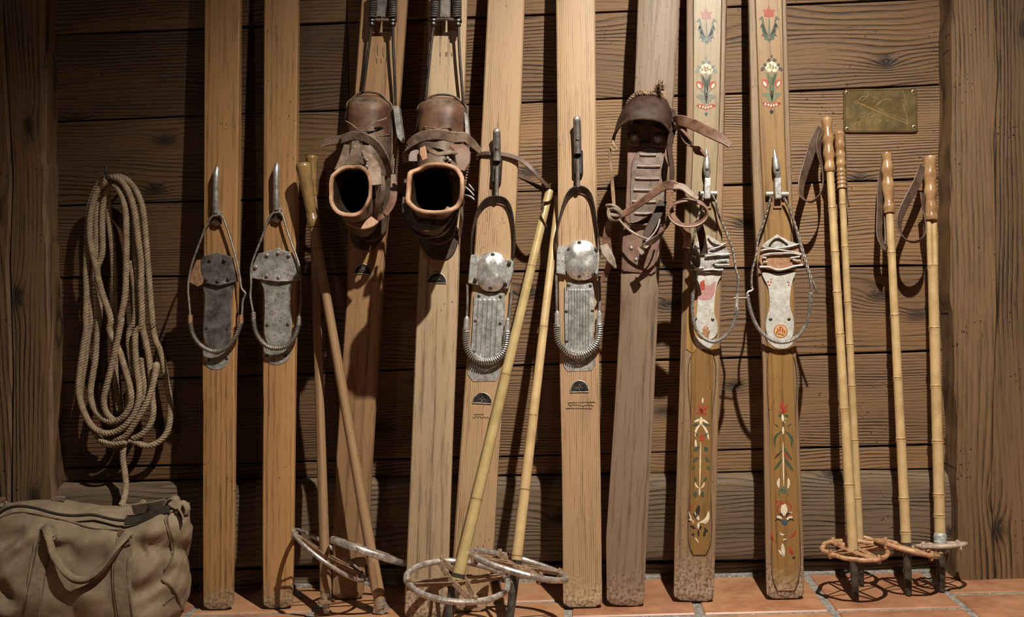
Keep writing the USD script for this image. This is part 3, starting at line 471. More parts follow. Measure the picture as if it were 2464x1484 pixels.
# --- the two ribbed aluminium bindings
zc = Z(1080, 280, 2.319)
def ribbed_binding(key, lev, bail, ears, dc, foot, nrib, spr, heel, sc_foot, sc_toe, cabs):
    t, fr, ed = SKI[key]
    outline(t, 'heel_plate', fr, zc(*heel), 0.002, 0.003, ALU)
    fp = fr.xz(zc(*foot), 0.006); x0, x1 = fp[:, 0].min(), fp[:, 0].max(); c = (fp[:, 0].mean(), fp[:, 1].mean())
    fpl = outline(t, 'foot_plate', fr, zc(*foot), 0.006, 0.005, ALU)
    tl, tr, br, bl = [fr.P(*q, 0.006) for q in zc(foot[0], foot[1], foot[-2], foot[-1])]
    for k in range(nrib):
        s = (k + 1) / (nrib + 1); a = tl + (tr - tl) * s; b = bl + (br - bl) * s; a = a + (b - a) * 0.09
        b2 = a + (b - a) * 0.985; part('rib', tube([a + [0, 0.001, 0], a + (b2 - a) * 0.02 + [0, -0.0018, 0], a + (b2 - a) * 0.5 + [0, -0.0018, 0], b2 + [0, -0.001, 0]], np.array([0.4, 1, 1, 0.9]) * (0.0040 if nrib < 7 else 0.0026), 8), ALU, fpl)
    for e in ears: outline(t, 'toe_plate_wing', fr, zc(*e), 0.014, 0.013, ALU, 0.0015)
    p0 = fr.P(*zc(dc[:2])[0], 0.014); sx = fr.m(*zc(dc[:2])[0]) / 2.319; rx, rz = dc[2] * sx, dc[3] * sx
    a = np.linspace(0, 2 * np.pi, 48, endpoint=False); rings = []
    for s in (1.0, 0.99, 0.94, 0.82, 0.66, 0.45, 0.22):
        y = -0.014 - 0.010 * (1 - s ** 3.2); sh = np.sign(np.cos(a)) * np.abs(np.cos(a)) ** 0.8, np.sign(np.sin(a)) * np.abs(np.sin(a)) ** 0.85
        dents = sum(0.0022 * np.exp(-(((s * sh[0] - u) ** 2 + (s * sh[1] - v) ** 2) / 0.05)) for u, v in ((-0.45, 0.45), (0.45, 0.5), (-0.45, -0.5), (0.5, -0.45)))
        rings.append(np.stack([p0[0] + rx * s * sh[0], y - dents, p0[2] + rz * s * sh[1]], 1))
    rings.insert(0, rings[0] + [0, 0.012, 0])
    td = part('toe_dome', loft(rings), ALU, t)
    screws(td, fr, zc(*sc_toe), 0.0048, 0.003, 0.018); screws(fpl, fr, zc(*sc_foot), 0.004, 0.0025, 0.0062)
    for cbl in cabs: line(t, 'side_bar', fr, zc(*cbl), 0.003, DARKSTEEL, 0.008, flat=0.6)
    P = spline(fr.Ps(zc(*spr), 0.014), step=0.003); n = len(P)
    part('heel_spring', tube(helix(P, 0.0072, 0.0048, per=14), 0.0016, 5), STEEL, t); part('spring_core', tube(P, 0.004, 8), DARKSTEEL, t)
    for q in (P[0], P[-1]): part('spring_sleeve', tube([q + [0, 0, -0.004], q, q + [0, 0, 0.024], q + [0, 0, 0.03]], [0.006, 0.0065, 0.006, 0.003], 10), DULLSTEEL, t)
    B = spline(fr.Ps(zc(*bail), 0.0105), step=0.006); part('bail', strap(B, 0.02, 0.0028, np.stack([np.zeros(len(B)), np.ones(len(B)), -1.1 * np.sin(np.linspace(0, np.pi, len(B))) ** 2], 1)), BLACKIRON, t, label='blackened iron bow')
    (hx, hy), (mx, my), (bx, by) = zc(*lev); A, Mm, Bb = fr.P(hx, hy, 0.02), fr.P(mx, my, 0.02), fr.P(bx, by, 0.018)
    part('tension_lever', [tube([Bb, Mm + (Bb - Mm) * 0.15], [0.0048, 0.0044], 10), tube([Mm + [0, 0, 0.003], Mm, Mm + (A - Mm) * 0.5, A + [0, -0.004, 0.002], A + [0, 0.002, 0.008]], [0.006, 0.0082, 0.0088, 0.0085, 0.003], 12, flat=0.8)], DARKSTEEL, t)
    q = Mm + (A - Mm) * 0.42; part('lever_pin', dome((q[0], q[2]), 0.0042, 0.002, y0=q[1] - 0.0065), SCREW, t)
    part('lever_cap', dome((A[0], A[2] + 0.002), 0.0086, 0.006, 14, y0=A[1] - 0.006), STEEL, t)
    part('lever_guide', box((Mm[0] - 0.011, -0.016, Bb[2] + 0.03), (Mm[0] + 0.011, 0, Mm[2] + 0.012), 0.003), BLACKIRON, t)
ribbed_binding(5, [(268, 95), (268, 250), (267, 445)], [(124, 770), (128, 690), (150, 570), (182, 505), (218, 472), (265, 463), (312, 475), (346, 525), (364, 610), (368, 700), (362, 790)],
    [[(120, 770), (168, 770), (165, 942), (106, 930)], [(318, 800), (362, 795), (360, 862), (330, 960), (308, 958)]], (240, 866, 83, 111),
    [(148, 985), (306, 985), (313, 992), (311, 1100), (300, 1300), (280, 1385), (200, 1425), (130, 1380), (122, 1310), (132, 1150), (140, 992), (285, 1360), (128, 1350)][:11] + [(285, 1370), (128, 1370)], 5,
    [(96, 1190), (96, 1255), (112, 1315), (150, 1352), (205, 1368), (262, 1355), (304, 1315), (322, 1262), (325, 1200)], [(112, 1375), (285, 1380), (285, 1435), (262, 1478), (135, 1480), (105, 1440)],
    [(168, 1002), (288, 1005), (148, 1140), (285, 1155), (136, 1311)], [(245, 772), (337, 817), (148, 910), (232, 955), (316, 932)], [[(102, 935), (104, 1030), (98, 1150)], [(350, 955), (344, 1050), (330, 1160)]])
ribbed_binding(6, [(715, 25), (720, 210), (720, 395)], [(605, 735), (606, 640), (634, 520), (668, 440), (705, 410), (748, 410), (785, 440), (814, 530), (832, 640), (845, 745)],
    [[(602, 728), (655, 718), (650, 884), (598, 874)], [(815, 735), (850, 742), (830, 892), (796, 886)]], (738, 802, 92, 112),
    [(660, 926), (800, 926), (814, 945), (812, 1100), (802, 1280), (785, 1330), (730, 1372), (672, 1340), (650, 1290), (645, 1100), (646, 945), (800, 1330), (655, 1330)], 8,
    [(605, 1160), (606, 1225), (628, 1282), (676, 1322), (728, 1334), (782, 1312), (824, 1266), (840, 1210), (840, 1160)], [(640, 1345), (818, 1330), (818, 1385), (795, 1420), (662, 1424), (640, 1395)],
    [(669, 942), (790, 945), (656, 1087), (802, 1083), (658, 1254)], [(728, 705), (822, 740), (672, 742), (808, 880), (728, 888)], [[(600, 880), (602, 1000), (603, 1120)], [(838, 890), (842, 1000), (840, 1120)]])

# --- half-moon badges and burned-in stamps
def badge(key, c, r, h=1.0, rot=0.0):
    t, fr, ed = SKI[key]; q = fr.P(*c); s = fr.m(*c) * r; a = np.linspace(0, np.pi, 20); D = np.stack([q[0] + s * np.cos(a), q[2] + s * h * np.sin(a)], 1)
    b = part('badge', plate(D, 0.0002, -0.002, 0.0006), BLACKIRON, t, label='black half-moon badge')
    rim = np.r_[np.c_[D[:, 0], np.full(20, -0.0018), D[:, 1]], [[D[-1, 0] + s, -0.0018, D[-1, 1]]]]
    part('badge_rim', tube(rim, 0.0011, 6, closed=True), DULLSTEEL, b)
    part('badge_emblem', [box((q[0] + s * (u - 0.05), -0.0028, q[2] + s * h * (v - 0.04)), (q[0] + s * (u + 0.05), -0.0015, q[2] + s * h * (v + 0.05)), 0.0003) for u, v in ((-0.32, 0.33), (-0.16, 0.42), (0.0, 0.3), (0.14, 0.44), (0.3, 0.34), (0.02, 0.58), (-0.05, 0.18))], DULLSTEEL, b)
badge(5, (1160, 970), 23, 1.1); badge(6, (1394.5, 943), 22, 1.25); badge(4, (1051, 681), 23, 1.1); badge(3, (873, 659), 21, 1.15)
def strokes(key, pts, w=0.0012, mat=None, name='stamp'):
    t, fr, ed = SKI[key]; part(name, [strap(fr.Ps(p, 0.0011), w, 0.0006, (0, 0, 1) if abs(p[0][0] - p[-1][0]) > abs(p[0][1] - p[-1][1]) else (1, 0, 0)) for p in pts], mat or PR['scorch'], t)
def scribble(x0, x1, y, amp, seed, n=26):
    r = np.random.default_rng(seed); xs = np.linspace(x0, x1, n); return [(x, y + amp * (r.random() - 0.5) * 2) for x in xs]
strokes(6, [[(1366, 969), (1432, 967)], scribble(1367, 1428, 975, 3, 3), [(1362, 982), (1424, 983)]])
strokes(5, [[(1140, 997), (1164, 997)], scribble(1138, 1178, 1003, 3.5, 4, 18)])
z5 = Z(840, 0, 6.747)
strokes(4, [z5((1478, 845), (1480, 918)), z5((1572, 845), (1592, 860), (1590, 912), (1570, 918), (1568, 850)), z5((1662, 850), (1670, 915))], 0.0016)
strokes(3, [z5((470, 715), (455, 800), (465, 900)), z5((555, 770), (545, 840), (560, 930)), z5((440, 940), (450, 1030)), z5((515, 950), (520, 1030)), z5((605, 920), (600, 1000))], 0.0014)
# ------------------------------------------------------------------ painted panels, flowers and bindings of the ochre skis
def panel(key, up, lo):
    """The raised painted faces above and below the foot: traced edges [(y, left, right)]."""
    t, fr, ed = SKI[key]
    for e, ends in ((up, (False, False)), (lo, (True, False))):
        pts = [(xl, py) for py, xl, xr in e] + [(xr, py) for py, xl, xr in e[::-1]]
        outline(t, 'painted_panel', fr, pts, 0.0035, 0.0045, PAINTWORN if key == 8 and e is up else PAINTED, 0.0018, step=0.03)
        for side in (1, 2): line(t, 'panel_edge_line', fr, [(r[side], r[0]) for r in e], 0.0008, PR['scorch'], 0.0016, step=0.02)
panel(8, [(-40, 1669, 1738), (0, 1668, 1737), (340, 1668, 1729), (470, 1662, 1722), (560, 1660, 1724), (650, 1660, 1722)], [(838, 1676, 1704), (856, 1663, 1717), (1000, 1662, 1713), (1200, 1660, 1711), (1318, 1660, 1707), (1336, 1668, 1698)])
panel(9, [(-40, 1815, 1881), (0, 1817, 1882), (340, 1829, 1889), (470, 1836, 1896), (560, 1840, 1904), (650, 1844, 1906)], [(838, 1852, 1896), (858, 1848, 1909), (1000, 1850, 1914), (1300, 1857, 1925), (1395, 1860, 1922), (1422, 1870, 1912)])
t8, f8, _ = SKI[8]; t9, f9, _ = SKI[9]
for t, f, e in ((t8, f8, [(640, 1656, 1726), (840, 1650, 1724), (850, 1664, 1712)]), (t9, f9, [(640, 1840, 1909), (840, 1846, 1911), (850, 1856, 1900)])):
    outline(t, 'foot_panel', f, [(xl, py) for py, xl, xr in e] + [(xr, py) for py, xl, xr in e[::-1]], 0.002, 0.003, PAINTED, 0.0015)
H = 0.0035
def leafpoly(a, b, w, bend=0.0, n=9):
    """A brush stroke from a to b in pixels, w wide in its middle, bent sideways."""
    a, b = np.array(a[:2], float), np.array(b[:2], float); d = b - a; nrm = np.array([-d[1], d[0]]) / max(np.hypot(*d), 1e-6); s = np.linspace(0, 1, n); c = a + d * s[:, None] + nrm * (bend * np.sin(np.pi * s))[:, None]; h = (w * 0.54 * np.sin(np.pi * np.clip(s * 0.9 + 0.05, 0, 1)) ** 0.7)[:, None]
    return np.vstack([c + nrm * h, (c - nrm * h)[::-1]])
def dot(c, r, ry=None, n=10):
    a = np.arange(n) / n * 2 * np.pi; return np.stack([c[0] + r * np.cos(a), c[1] + (ry or r) * np.sin(a)], 1)
def paint(key, name, polys, mat, lift=0.0):
    t, fr, _ = SKI[key]
    for p in polys: part(name, plate(fr.xz([tuple(q) for q in p], H + lift), -H - lift + 0.0006, -H - lift - 0.0003, 0.0001), PR[mat], t, smooth=False)
def mir(z, cx, L): return [z(*[(2 * cx - x, y) for x, y in p]) for p in L]
def both(z, cx, strokes):
    """Strokes given on the right of x = cx in crop pixels, and their mirror images."""
    out = []
    for a, b, w, bend in strokes:
        out.append(leafpoly(*z(a, b), w, bend)); out.append(leafpoly(*z((2 * cx - a[0], a[1]), (2 * cx - b[0], b[1])), w, -bend))
    return out
def star(z, c, rs, n=6):
    return [leafpoly(*z(c, (c[0] + rs[k % len(rs)] * math.cos(-math.pi / 2 + (k - (n - 1) / 2) * 0.62), c[1] + rs[k % len(rs)] * math.sin(-math.pi / 2 + (k - (n - 1) / 2) * 0.62))), 7.5, 0) for k in range(n)]
zu = Z(1580, 0, 4.365)
def upper(key, cx, o, mt, ml, ms, mw, c2):
    """Tulip spray and white bouquet of the upper panel; o: how far the row sits below the ski 9 drawing."""
    P = lambda *a: paint(key, *a)
    def zz(*pts): return [(x, y + o) for x, y in zu(*pts)]
    tul = [(cx - 8, 60), (cx + 22, 108), (cx + 60, 95), (cx + 45, 135), (cx + 52, 172), (cx, 182), (cx - 52, 172), (cx - 52, 135), (cx - 68, 98), (cx - 30, 108)]
    P('painted_tulip', [np.array(zz(*tul))], mt)
    P('painted_leaf', both(zz, cx, [((cx + 8, 375), (cx + 66, 215), 9, 5), ((cx + 60, 222), (cx + 108, 208), 8, -6), ((cx + 10, 395), (cx + 56, 288), 9, 4), ((cx + 50, 295), (cx + 96, 292), 8, -6), ((cx + 5, 415), (cx + 50, 372), 7, 3), ((cx + 45, 376), (cx + 80, 385), 5, -3)]) + [leafpoly(*zz((cx - 1, 180), (cx + 2, 430)), 3.2, 0), dot(zz((cx + 1, 425))[0], 4)], ml)
    c = c2
    P('painted_bud', [leafpoly(*zz((c, 612), (c, 572)), 5, 0)] + both(zz, c, [((c + 14, 650), (c + 34, 612), 6, 0), ((c + 50, 690), (c + 88, 672), 7, 0), ((c + 78, 705), (c + 112, 745), 8, 0), ((c + 30, 640), (c + 52, 630), 4, 0)]), 'black' if key == 9 else 'bluegrey')
    P('painted_blossom', [dot(zz(q)[0], r) for q, r in (((c, 672), 7), ((c - 32, 690), 6.5), ((c + 34, 690), 6.5), ((c - 26, 725), 7), ((c + 30, 728), 7), ((c, 705), 6), ((c - 50, 712), 4), ((c + 52, 712), 4))], mw)
    P('painted_blossom_eye', [dot(zz(q)[0], 1.8, n=6) for q in ((c, 690), (c - 28, 708), (c + 30, 710), (c + 2, 730))], 'gold', 0.0003)
    P('painted_leaf', [leafpoly(*zz((c + 2, 1070), (c, 770)), 9, 0)] + both(zz, c, [((c + 6, 900), (c + 62, 758), 9, -3), ((c + 4, 1060), (c + 62, 915), 6, -8), ((c + 8, 1070), (c + 98, 985), 15, -7), ((c + 10, 940), (c + 40, 765), 7, 0)]), ms)
    P('painted_tulip', both(zz, c, [((c + 48, 915), (c + 96, 835), 15, -2)]), 'red'); P('painted_tulip_light', both(zz, c, [((c + 58, 905), (c + 86, 855), 6, 0)]), 'white', 0.0003)
    P('painted_garland', [leafpoly(*zz((c - 92, 1085), (c + 4, 1118)), 7, -3), leafpoly(*zz((c + 92, 1085), (c - 4, 1118)), 7, 3)] + [dot(zz((c + dx, 1085 + (92 - abs(dx)) * 0.42))[0], 3.8) for dx in (-84, -60, -34, 0, 34, 60, 84)], 'red')
    P('painted_garland_pearl', [dot(zz((c + dx, 1088 + (80 - abs(dx)) * 0.3))[0], 2.6) for dx in (-66, -34, -6, 24, 52)], mw, 0.0003)
    P('painted_bud', both(zz, c, [((c + 3, 1195), (c + 16, 1155), 5, 0)]) + [leafpoly(*zz((c, 1150), (c, 1198)), 5, 0)], 'black' if key == 9 else 'bluegrey')
upper(9, 1182, 0, 'red', 'green', 'sage', 'white', 1208); upper(8, 525, 5, 'pink', 'bluegrey', 'grey', 'white', 520)
zl_ = Z(1560, 860, 2.379)
def S(*L): return [leafpoly(*zl_(a, b), w, bend) for a, b, w, bend in L]
# lower panel, ski 9
c = 772
paint(9, 'painted_star_flower', S(((c, 315), (c - 5, 245), 6, 0), ((c, 310), (800, 262), 5, 0), ((c, 312), (752, 262), 5, 0), ((c, 315), (745, 310), 5, 0), ((c, 315), (798, 302), 5, 0), ((725, 570), (748, 548), 6, 0), ((775, 540), (810, 590), 4, 0), ((705, 1000), (730, 1060), 4, 3), ((805, 1035), (848, 985), 5, 3), ((805, 1090), (830, 1130), 8, 0), ((730, 815), (738, 835), 7, 0), ((755, 820), (788, 830), 4, 5)), 'red')
paint(9, 'painted_bloom_ring', S(((748, 905), (770, 818), 4, -8), ((810, 900), (785, 818), 4, 8)), 'red')
paint(9, 'painted_stem', S(((771, 480), (775, 735), 3.2, 0), ((771, 395), (772, 440), 5, 0), ((768, 325), (772, 370), 6, 0), ((790, 345), (780, 375), 3, 0)), 'white')
paint(9, 'painted_leaf', S(((765, 420), (728, 512), 6, 9), ((780, 420), (818, 515), 7, -9), ((725, 380), (745, 398), 4, 0), ((818, 378), (796, 396), 4, 0), ((768, 530), (722, 580), 4, 0), ((776, 520), (822, 585), 5, 0), ((768, 580), (720, 645), 6, 0), ((778, 578), (830, 648), 7, 0), ((745, 335), (762, 330), 7, 0), ((800, 340), (782, 328), 7, 0)), 'green')
paint(9, 'painted_petal', S(((750, 690), (748, 745), 7, 2), ((800, 690), (798, 750), 6, -2), ((778, 835), (776, 905), 15, 0), ((735, 910), (765, 920), 7, 0), ((825, 912), (790, 925), 7, 0), ((822, 882), (808, 890), 5, 0), ((752, 1005), (780, 1012), 4, 2), ((768, 1065), (775, 1140), 8, 0), ((745, 1100), (778, 1138), 5, 0), ((772, 1045), (790, 1040), 5, 0)), 'white')
paint(9, 'painted_leaf', S(((770, 735), (745, 785), 8, 0), ((778, 735), (802, 788), 8, 0), ((760, 755), (785, 770), 8, 0), ((770, 370), (795, 350), 4, 0)), 'sage', 0.0002)
paint(9, 'painted_sepal', S(((770, 915), (745, 895), 5, 4), ((790, 915), (815, 890), 5, -4), ((765, 940), (722, 935), 5, 6), ((795, 940), (835, 935), 5, -6), ((790, 1045), (775, 1050), 4, 0), ((825, 1150), (840, 1140), 6, 0)), 'black')
paint(9, 'painted_blue_dot', [dot(zl_((780, 942))[0], 8, 7)], 'blue', 0.0003)
# lower panel, ski 8
paint(8, 'painted_star_flower', S(((305, 320), (285, 262), 5, 0), ((305, 320), (312, 270), 5, 0), ((305, 320), (342, 272), 5, 0), ((305, 318), (270, 318), 5, 0), ((305, 318), (335, 320), 5, 0), ((305, 315), (300, 290), 9, 0), ((312, 440), (302, 478), 11, 0), ((268, 830), (245, 880), 3, 4)), 'red')
paint(8, 'painted_stem', S(((300, 480), (294, 745), 3.0, 0), ((312, 230), (310, 262), 4, 0), ((303, 340), (300, 385), 8, 0), ((300, 380), (268, 452), 5, 4), ((304, 380), (345, 470), 5, -4), ((262, 368), (300, 352), 5, 0), ((345, 378), (306, 352), 5, 0), ((268, 715), (290, 748), 4, 2), ((322, 712), (300, 748), 4, -2), ((294, 745), (293, 790), 4, 0), ((270, 470), (274, 515), 5, 0)), 'white')
paint(8, 'painted_leaf', S(((252, 388), (285, 382), 6, 0), ((352, 388), (318, 382), 6, 0), ((262, 425), (285, 450), 4, 0), ((345, 430), (320, 450), 4, 0), ((262, 535), (290, 510), 9, 0), ((340, 535), (322, 512), 9, 0), ((255, 600), (285, 568), 7, 0), ((345, 600), (328, 568), 7, 0), ((248, 640), (268, 622), 5, 0), ((348, 645), (338, 620), 6, 0), ((265, 685), (275, 712), 6, 0), ((332, 685), (318, 712), 6, 0), ((268, 800), (270, 765), 8, 0), ((310, 800), (310, 765), 8, 0)), 'green')
paint(8, 'painted_petal', S(((290, 945), (345, 880), 9, 9), ((268, 885), (290, 930), 7, 0), ((232, 880), (262, 950), 3, 2), ((232, 925), (262, 938), 3, 0), ((285, 945), (290, 980), 6, 0), ((318, 950), (345, 930), 5, 0), ((268, 1030), (288, 1060), 3, 0)), 'white')
paint(8, 'painted_sepal', S(((275, 915), (290, 845), 9, 0), ((258, 890), (272, 920), 4, 0), ((240, 960), (270, 980), 6, 0), ((320, 975), (340, 1000), 6, 0), ((250, 1020), (262, 1005), 6, 0), ((285, 985), (288, 1025), 5, 0), ((325, 990), (318, 1025), 6, 0), ((300, 960), (295, 985), 6, 0)), 'black')

z3 = Z(1600, 340, 2.7475)
def hourglass(key, foot, heel, scr):
    t, fr, _ = SKI[key]
    outline(t, 'heel_plate', fr, z3(*heel), 0.0035, 0.003, GREYPLATE, smoothed=True)
    q = outline(t, 'foot_plate', fr, z3(*foot), 0.0065, 0.0045, GREYPLATE, smoothed=True); screws(q, fr, z3(*scr), 0.0042, 0.0022, 0.0066)
hourglass(8, [(205, 862), (290, 860), (380, 866), (362, 910), (342, 965), (332, 1040), (330, 1150), (346, 1200), (344, 1270), (318, 1305), (270, 1308), (228, 1280), (204, 1215), (206, 1160), (214, 1060), (212, 960)], [(190, 1280), (250, 1310), (330, 1290), (305, 1365), (255, 1384), (210, 1350)], [(316, 1178), (202, 1172)])
hourglass(9, [(642, 868), (755, 872), (866, 866), (852, 905), (838, 960), (828, 1040), (832, 1110), (850, 1165), (850, 1270), (832, 1308), (762, 1330), (692, 1304), (668, 1250), (670, 1180), (688, 1110), (690, 1050), (680, 960), (655, 910)], [(665, 1290), (760, 1320), (855, 1290), (840, 1345), (775, 1372), (700, 1345)], [(698, 1176), (820, 1175)])
def red(key, pts, h=0.0066, name='red_paint_trace', mat='red'):
    t, fr, _ = SKI[key]; part(name, [plate(fr.xz(z3(*p), h), -h + 0.0005, -h - 0.0002, 0.0001, smoothed=len(p) > 4) for p in pts], PR[mat], t)
red(8, [[(232, 930), (262, 915), (265, 980), (240, 985)]]); red(8, [[(215, 990), (240, 935), (290, 950), (330, 925), (332, 980), (300, 1045), (250, 1050), (220, 1040)]], 0.0064, mat='pink')
red(9, [[tuple(q) for q in dot(p, r)] for p, r in (((682, 928), 6), ((700, 930), 6), ((690, 950), 7), ((704, 912), 4), ((812, 930), 5), ((818, 950), 5), ((822, 936), 4))])
tq, fq, _ = SKI[9]; q = fq.P(*z3((765, 1256))[0], 0.0066); s = fq.m(1878, 797) / 2.7475
part('emblem', dome((q[0], q[2]), 54 * s, 0.0006, 28, y0=-0.0062), PR['red'], tq, label='round red and gold maker emblem'); part('emblem_disc', dome((q[0], q[2]), 41 * s, 0.0005, 24, y0=-0.0066), PR['gold'], tq); part('emblem_figure', [dome((q[0] + x * s, q[2] + y * s), r * s, 0.0008, 8, rz=h * s, y0=-0.0070) for x, y, r, h in ((-18, 8, 5, 16), (-4, 14, 5, 18), (12, 8, 5, 17), (24, -4, 4, 12), (-8, -16, 12, 5), (12, -22, 10, 5), (0, 30, 12, 4), (-26, -8, 4, 10))], PR['red'], tq)
q = f8.P(*z3((268, 1262))[0], 0.0066); part('emblem', [dome((q[0] + x * s, q[2] + y * s), r * s, 0.0008, 10, rz=r * 1.5 * s, y0=-0.0064) for x, y, r in ((0, 18, 20), (6, -18, 20), (-16, -8, 12), (18, 4, 12))], RUST, t8)
# toe irons: a bent sheet crown with folded ribs
def toe_iron(key, crown, body, folds, hemline):
    t, fr, _ = SKI[key]
    outline(t, 'toe_iron', fr, z3(*body), 0.012, 0.008, RUST if key == 9 else DULLSTEEL, 0.0015, label='bent toe iron')
    outline(t, 'toe_iron_crown', fr, z3(*crown), 0.015, 0.006, PALEMETAL, 0.0025)
    for p in folds: line(t, 'toe_iron_fold', fr, z3(*[(x, y, 0.0175) for x, y in p]), 0.0019, PALEMETAL, step=0.004, flat=1.3)
    for p in hemline: line(t, 'toe_iron_hem', fr, z3(*[(x, y, 0.0145) for x, y in p]), 0.0024, PALEMETAL, step=0.004)
toe_iron(9, [(645, 684), (672, 660), (705, 640), (742, 612), (775, 632), (820, 655), (880, 676), (878, 690), (800, 705), (720, 705), (650, 700)], [(640, 690), (880, 690), (905, 745), (900, 800), (868, 830), (870, 850), (800, 845), (760, 862), (690, 845), (645, 835), (622, 790), (630, 740)],
    [[(640, 690), (680, 706), (740, 705), (800, 700), (884, 678)], [(632, 722), (700, 712), (780, 720), (850, 732), (905, 745)], [(648, 752), (700, 742), (780, 740), (860, 742), (900, 752)], [(645, 768), (670, 770)], [(650, 795), (676, 797)], [(845, 784), (896, 790)], [(830, 770), (890, 762)]], [[(625, 830), (690, 832), (740, 848), (800, 842), (860, 825), (910, 818)]])
line(t9, 'toe_iron_fold', f9, z3((690, 690, 0.016), (715, 655, 0.017), (742, 640, 0.018), (775, 655, 0.017), (810, 682, 0.016)), 0.002, BLACKIRON, step=0.004)
toe_iron(8, [(190, 705), (200, 672), (232, 640), (285, 618), (325, 640), (365, 668), (405, 672), (400, 690), (330, 705), (260, 712)], [(165, 715), (200, 700), (400, 690), (430, 740), (425, 800), (385, 830), (380, 862), (300, 848), (215, 860), (185, 850), (168, 790)],
    [[(175, 700), (160, 718), (172, 745), (205, 765)], [(300, 712), (350, 700), (405, 672)], [(225, 740), (270, 738), (350, 745), (432, 745)], [(265, 760), (330, 752), (420, 748)], [(320, 800), (360, 790), (415, 782)], [(180, 800), (200, 830), (260, 835)], [(330, 815), (380, 815), (425, 815)]], [[(172, 850), (220, 842), (262, 850), (310, 846), (350, 850), (385, 848)]])
line(t8, 'toe_iron_fold', f8, z3((285, 640, 0.017), (310, 668, 0.018), (350, 685, 0.018), (385, 688, 0.016)), 0.002, BLACKIRON, step=0.004)
def pointed_lever(key, tip, mid, blk, lug, tilt):
    t, fr, _ = SKI[key]
    a, b = fr.P(*z3(tip)[0], 0.02), fr.P(*z3(mid)[0], 0.02); s = np.linspace(0, 1, 9)[:, None]
    part('tension_lever', tube(a + (b - a) * s, [0.0022, 0.0036, 0.005, 0.0068, 0.0078, 0.0084, 0.0084, 0.007, 0.0045], 12, flat=0.75), STEEL, t)
    q = a + (b - a) * 0.72; part('lever_eye', dome((q[0], q[2]), 0.0042, 0.0016, y0=q[1] - 0.0058), SCREW, t)
    p0, p1 = fr.P(*z3(blk[0])[0], 0.02), fr.P(*z3(blk[1])[0], 0.02)
    part('lever_block', box((p0[0], -0.023, p1[2]), (p1[0], -0.006, p0[2]), 0.0015), ALU, t)
    for l in lug:
        q = fr.P(*z3(l)[0], 0.012); part('cable_lug', tube([q + [-0.008, 0, 0], q + [0.008, 0, 0]], 0.006, 10), DULLSTEEL, t)
    c = ((p0[0] + p1[0]) / 2, p1[2]); part('leather_tab', plate([(c[0] - 0.009, c[1] + 0.006), (c[0] + 0.009, c[1] + 0.006), (c[0] + 0.01, c[1] - 0.02), (c[0] - 0.01, c[1] - 0.02)], -0.004, -0.007, 0.001), REDLEATHER, t)
pointed_lever(8, (273, 55), (281, 238), [(262, 240), (302, 380)], [(246, 345), (322, 345)], 0); pointed_lever(9, (722, 55), (748, 242), [(724, 240), (772, 378)], [(690, 348), (792, 350)], 0)
CAB = 0.0028
def steel_cable(key, pts, spring, h=0.019):
    t, fr, _ = SKI[key]
    for p in pts:
        P = spline(fr.Ps(z3(*p), h), step=0.004); part('cable', [tube(helix(P, 0.0016, 0.012, ph, per=8), 0.0014, 5) for ph in (0, 2.09, 4.19)] + [tube(P, 0.0012, 5)], CABLE, t)
    P = spline(fr.Ps(z3(*spring), h + 0.002), step=0.003); part('heel_spring', [tube(P, 0.0034, 8), tube(helix(P, 0.0038, 0.0036, per=10), 0.0012, 5)], DULLSTEEL, t)
steel_cable(8, [[(310, 350), (336, 400), (352, 470), (388, 560), (424, 650), (452, 740), (468, 840), (484, 905), (482, 960), (478, 1010)], [(190, 930), (184, 850), (172, 780), (190, 640), (215, 520), (240, 420), (255, 350)]], [(478, 1100), (470, 1150), (448, 1215), (415, 1270), (365, 1310), (318, 1324), (262, 1302), (212, 1252), (188, 1180), (182, 1080), (186, 960)])
steel_cable(9, [[(700, 362), (682, 440), (645, 560), (614, 650), (600, 760), (578, 850), (572, 930), (574, 965)], [(785, 372), (822, 450), (872, 600), (908, 740), (942, 850), (962, 930), (966, 1010)], [(792, 380), (836, 480), (880, 610), (918, 740), (950, 850), (978, 930), (1006, 996)]], [(545, 1010), (553, 1065), (578, 1155), (620, 1240), (690, 1304), (768, 1328), (848, 1310), (908, 1255), (948, 1160), (962, 1060), (966, 1000)])
line(t9, 'cable_hook', f9, z3((572, 962), (582, 980), (560, 990), (545, 1000), (546, 1030), (556, 1062)), 0.0026, PALEMETAL, 0.02)
P8 = f8.Ps(z3((480, 1005), (476, 1060), (471, 1140)), 0.019); part('cable_adjuster', tube(P8, [0.004, 0.0034, 0.0046], 8), PALEMETAL, t8)
a, b = f8.P(*z3((455, 1036))[0], 0.019), f8.P(*z3((545, 1034))[0], 0.022); part('cable_crossbar', tube([a, b], 0.0018, 6), CABLE, t8)
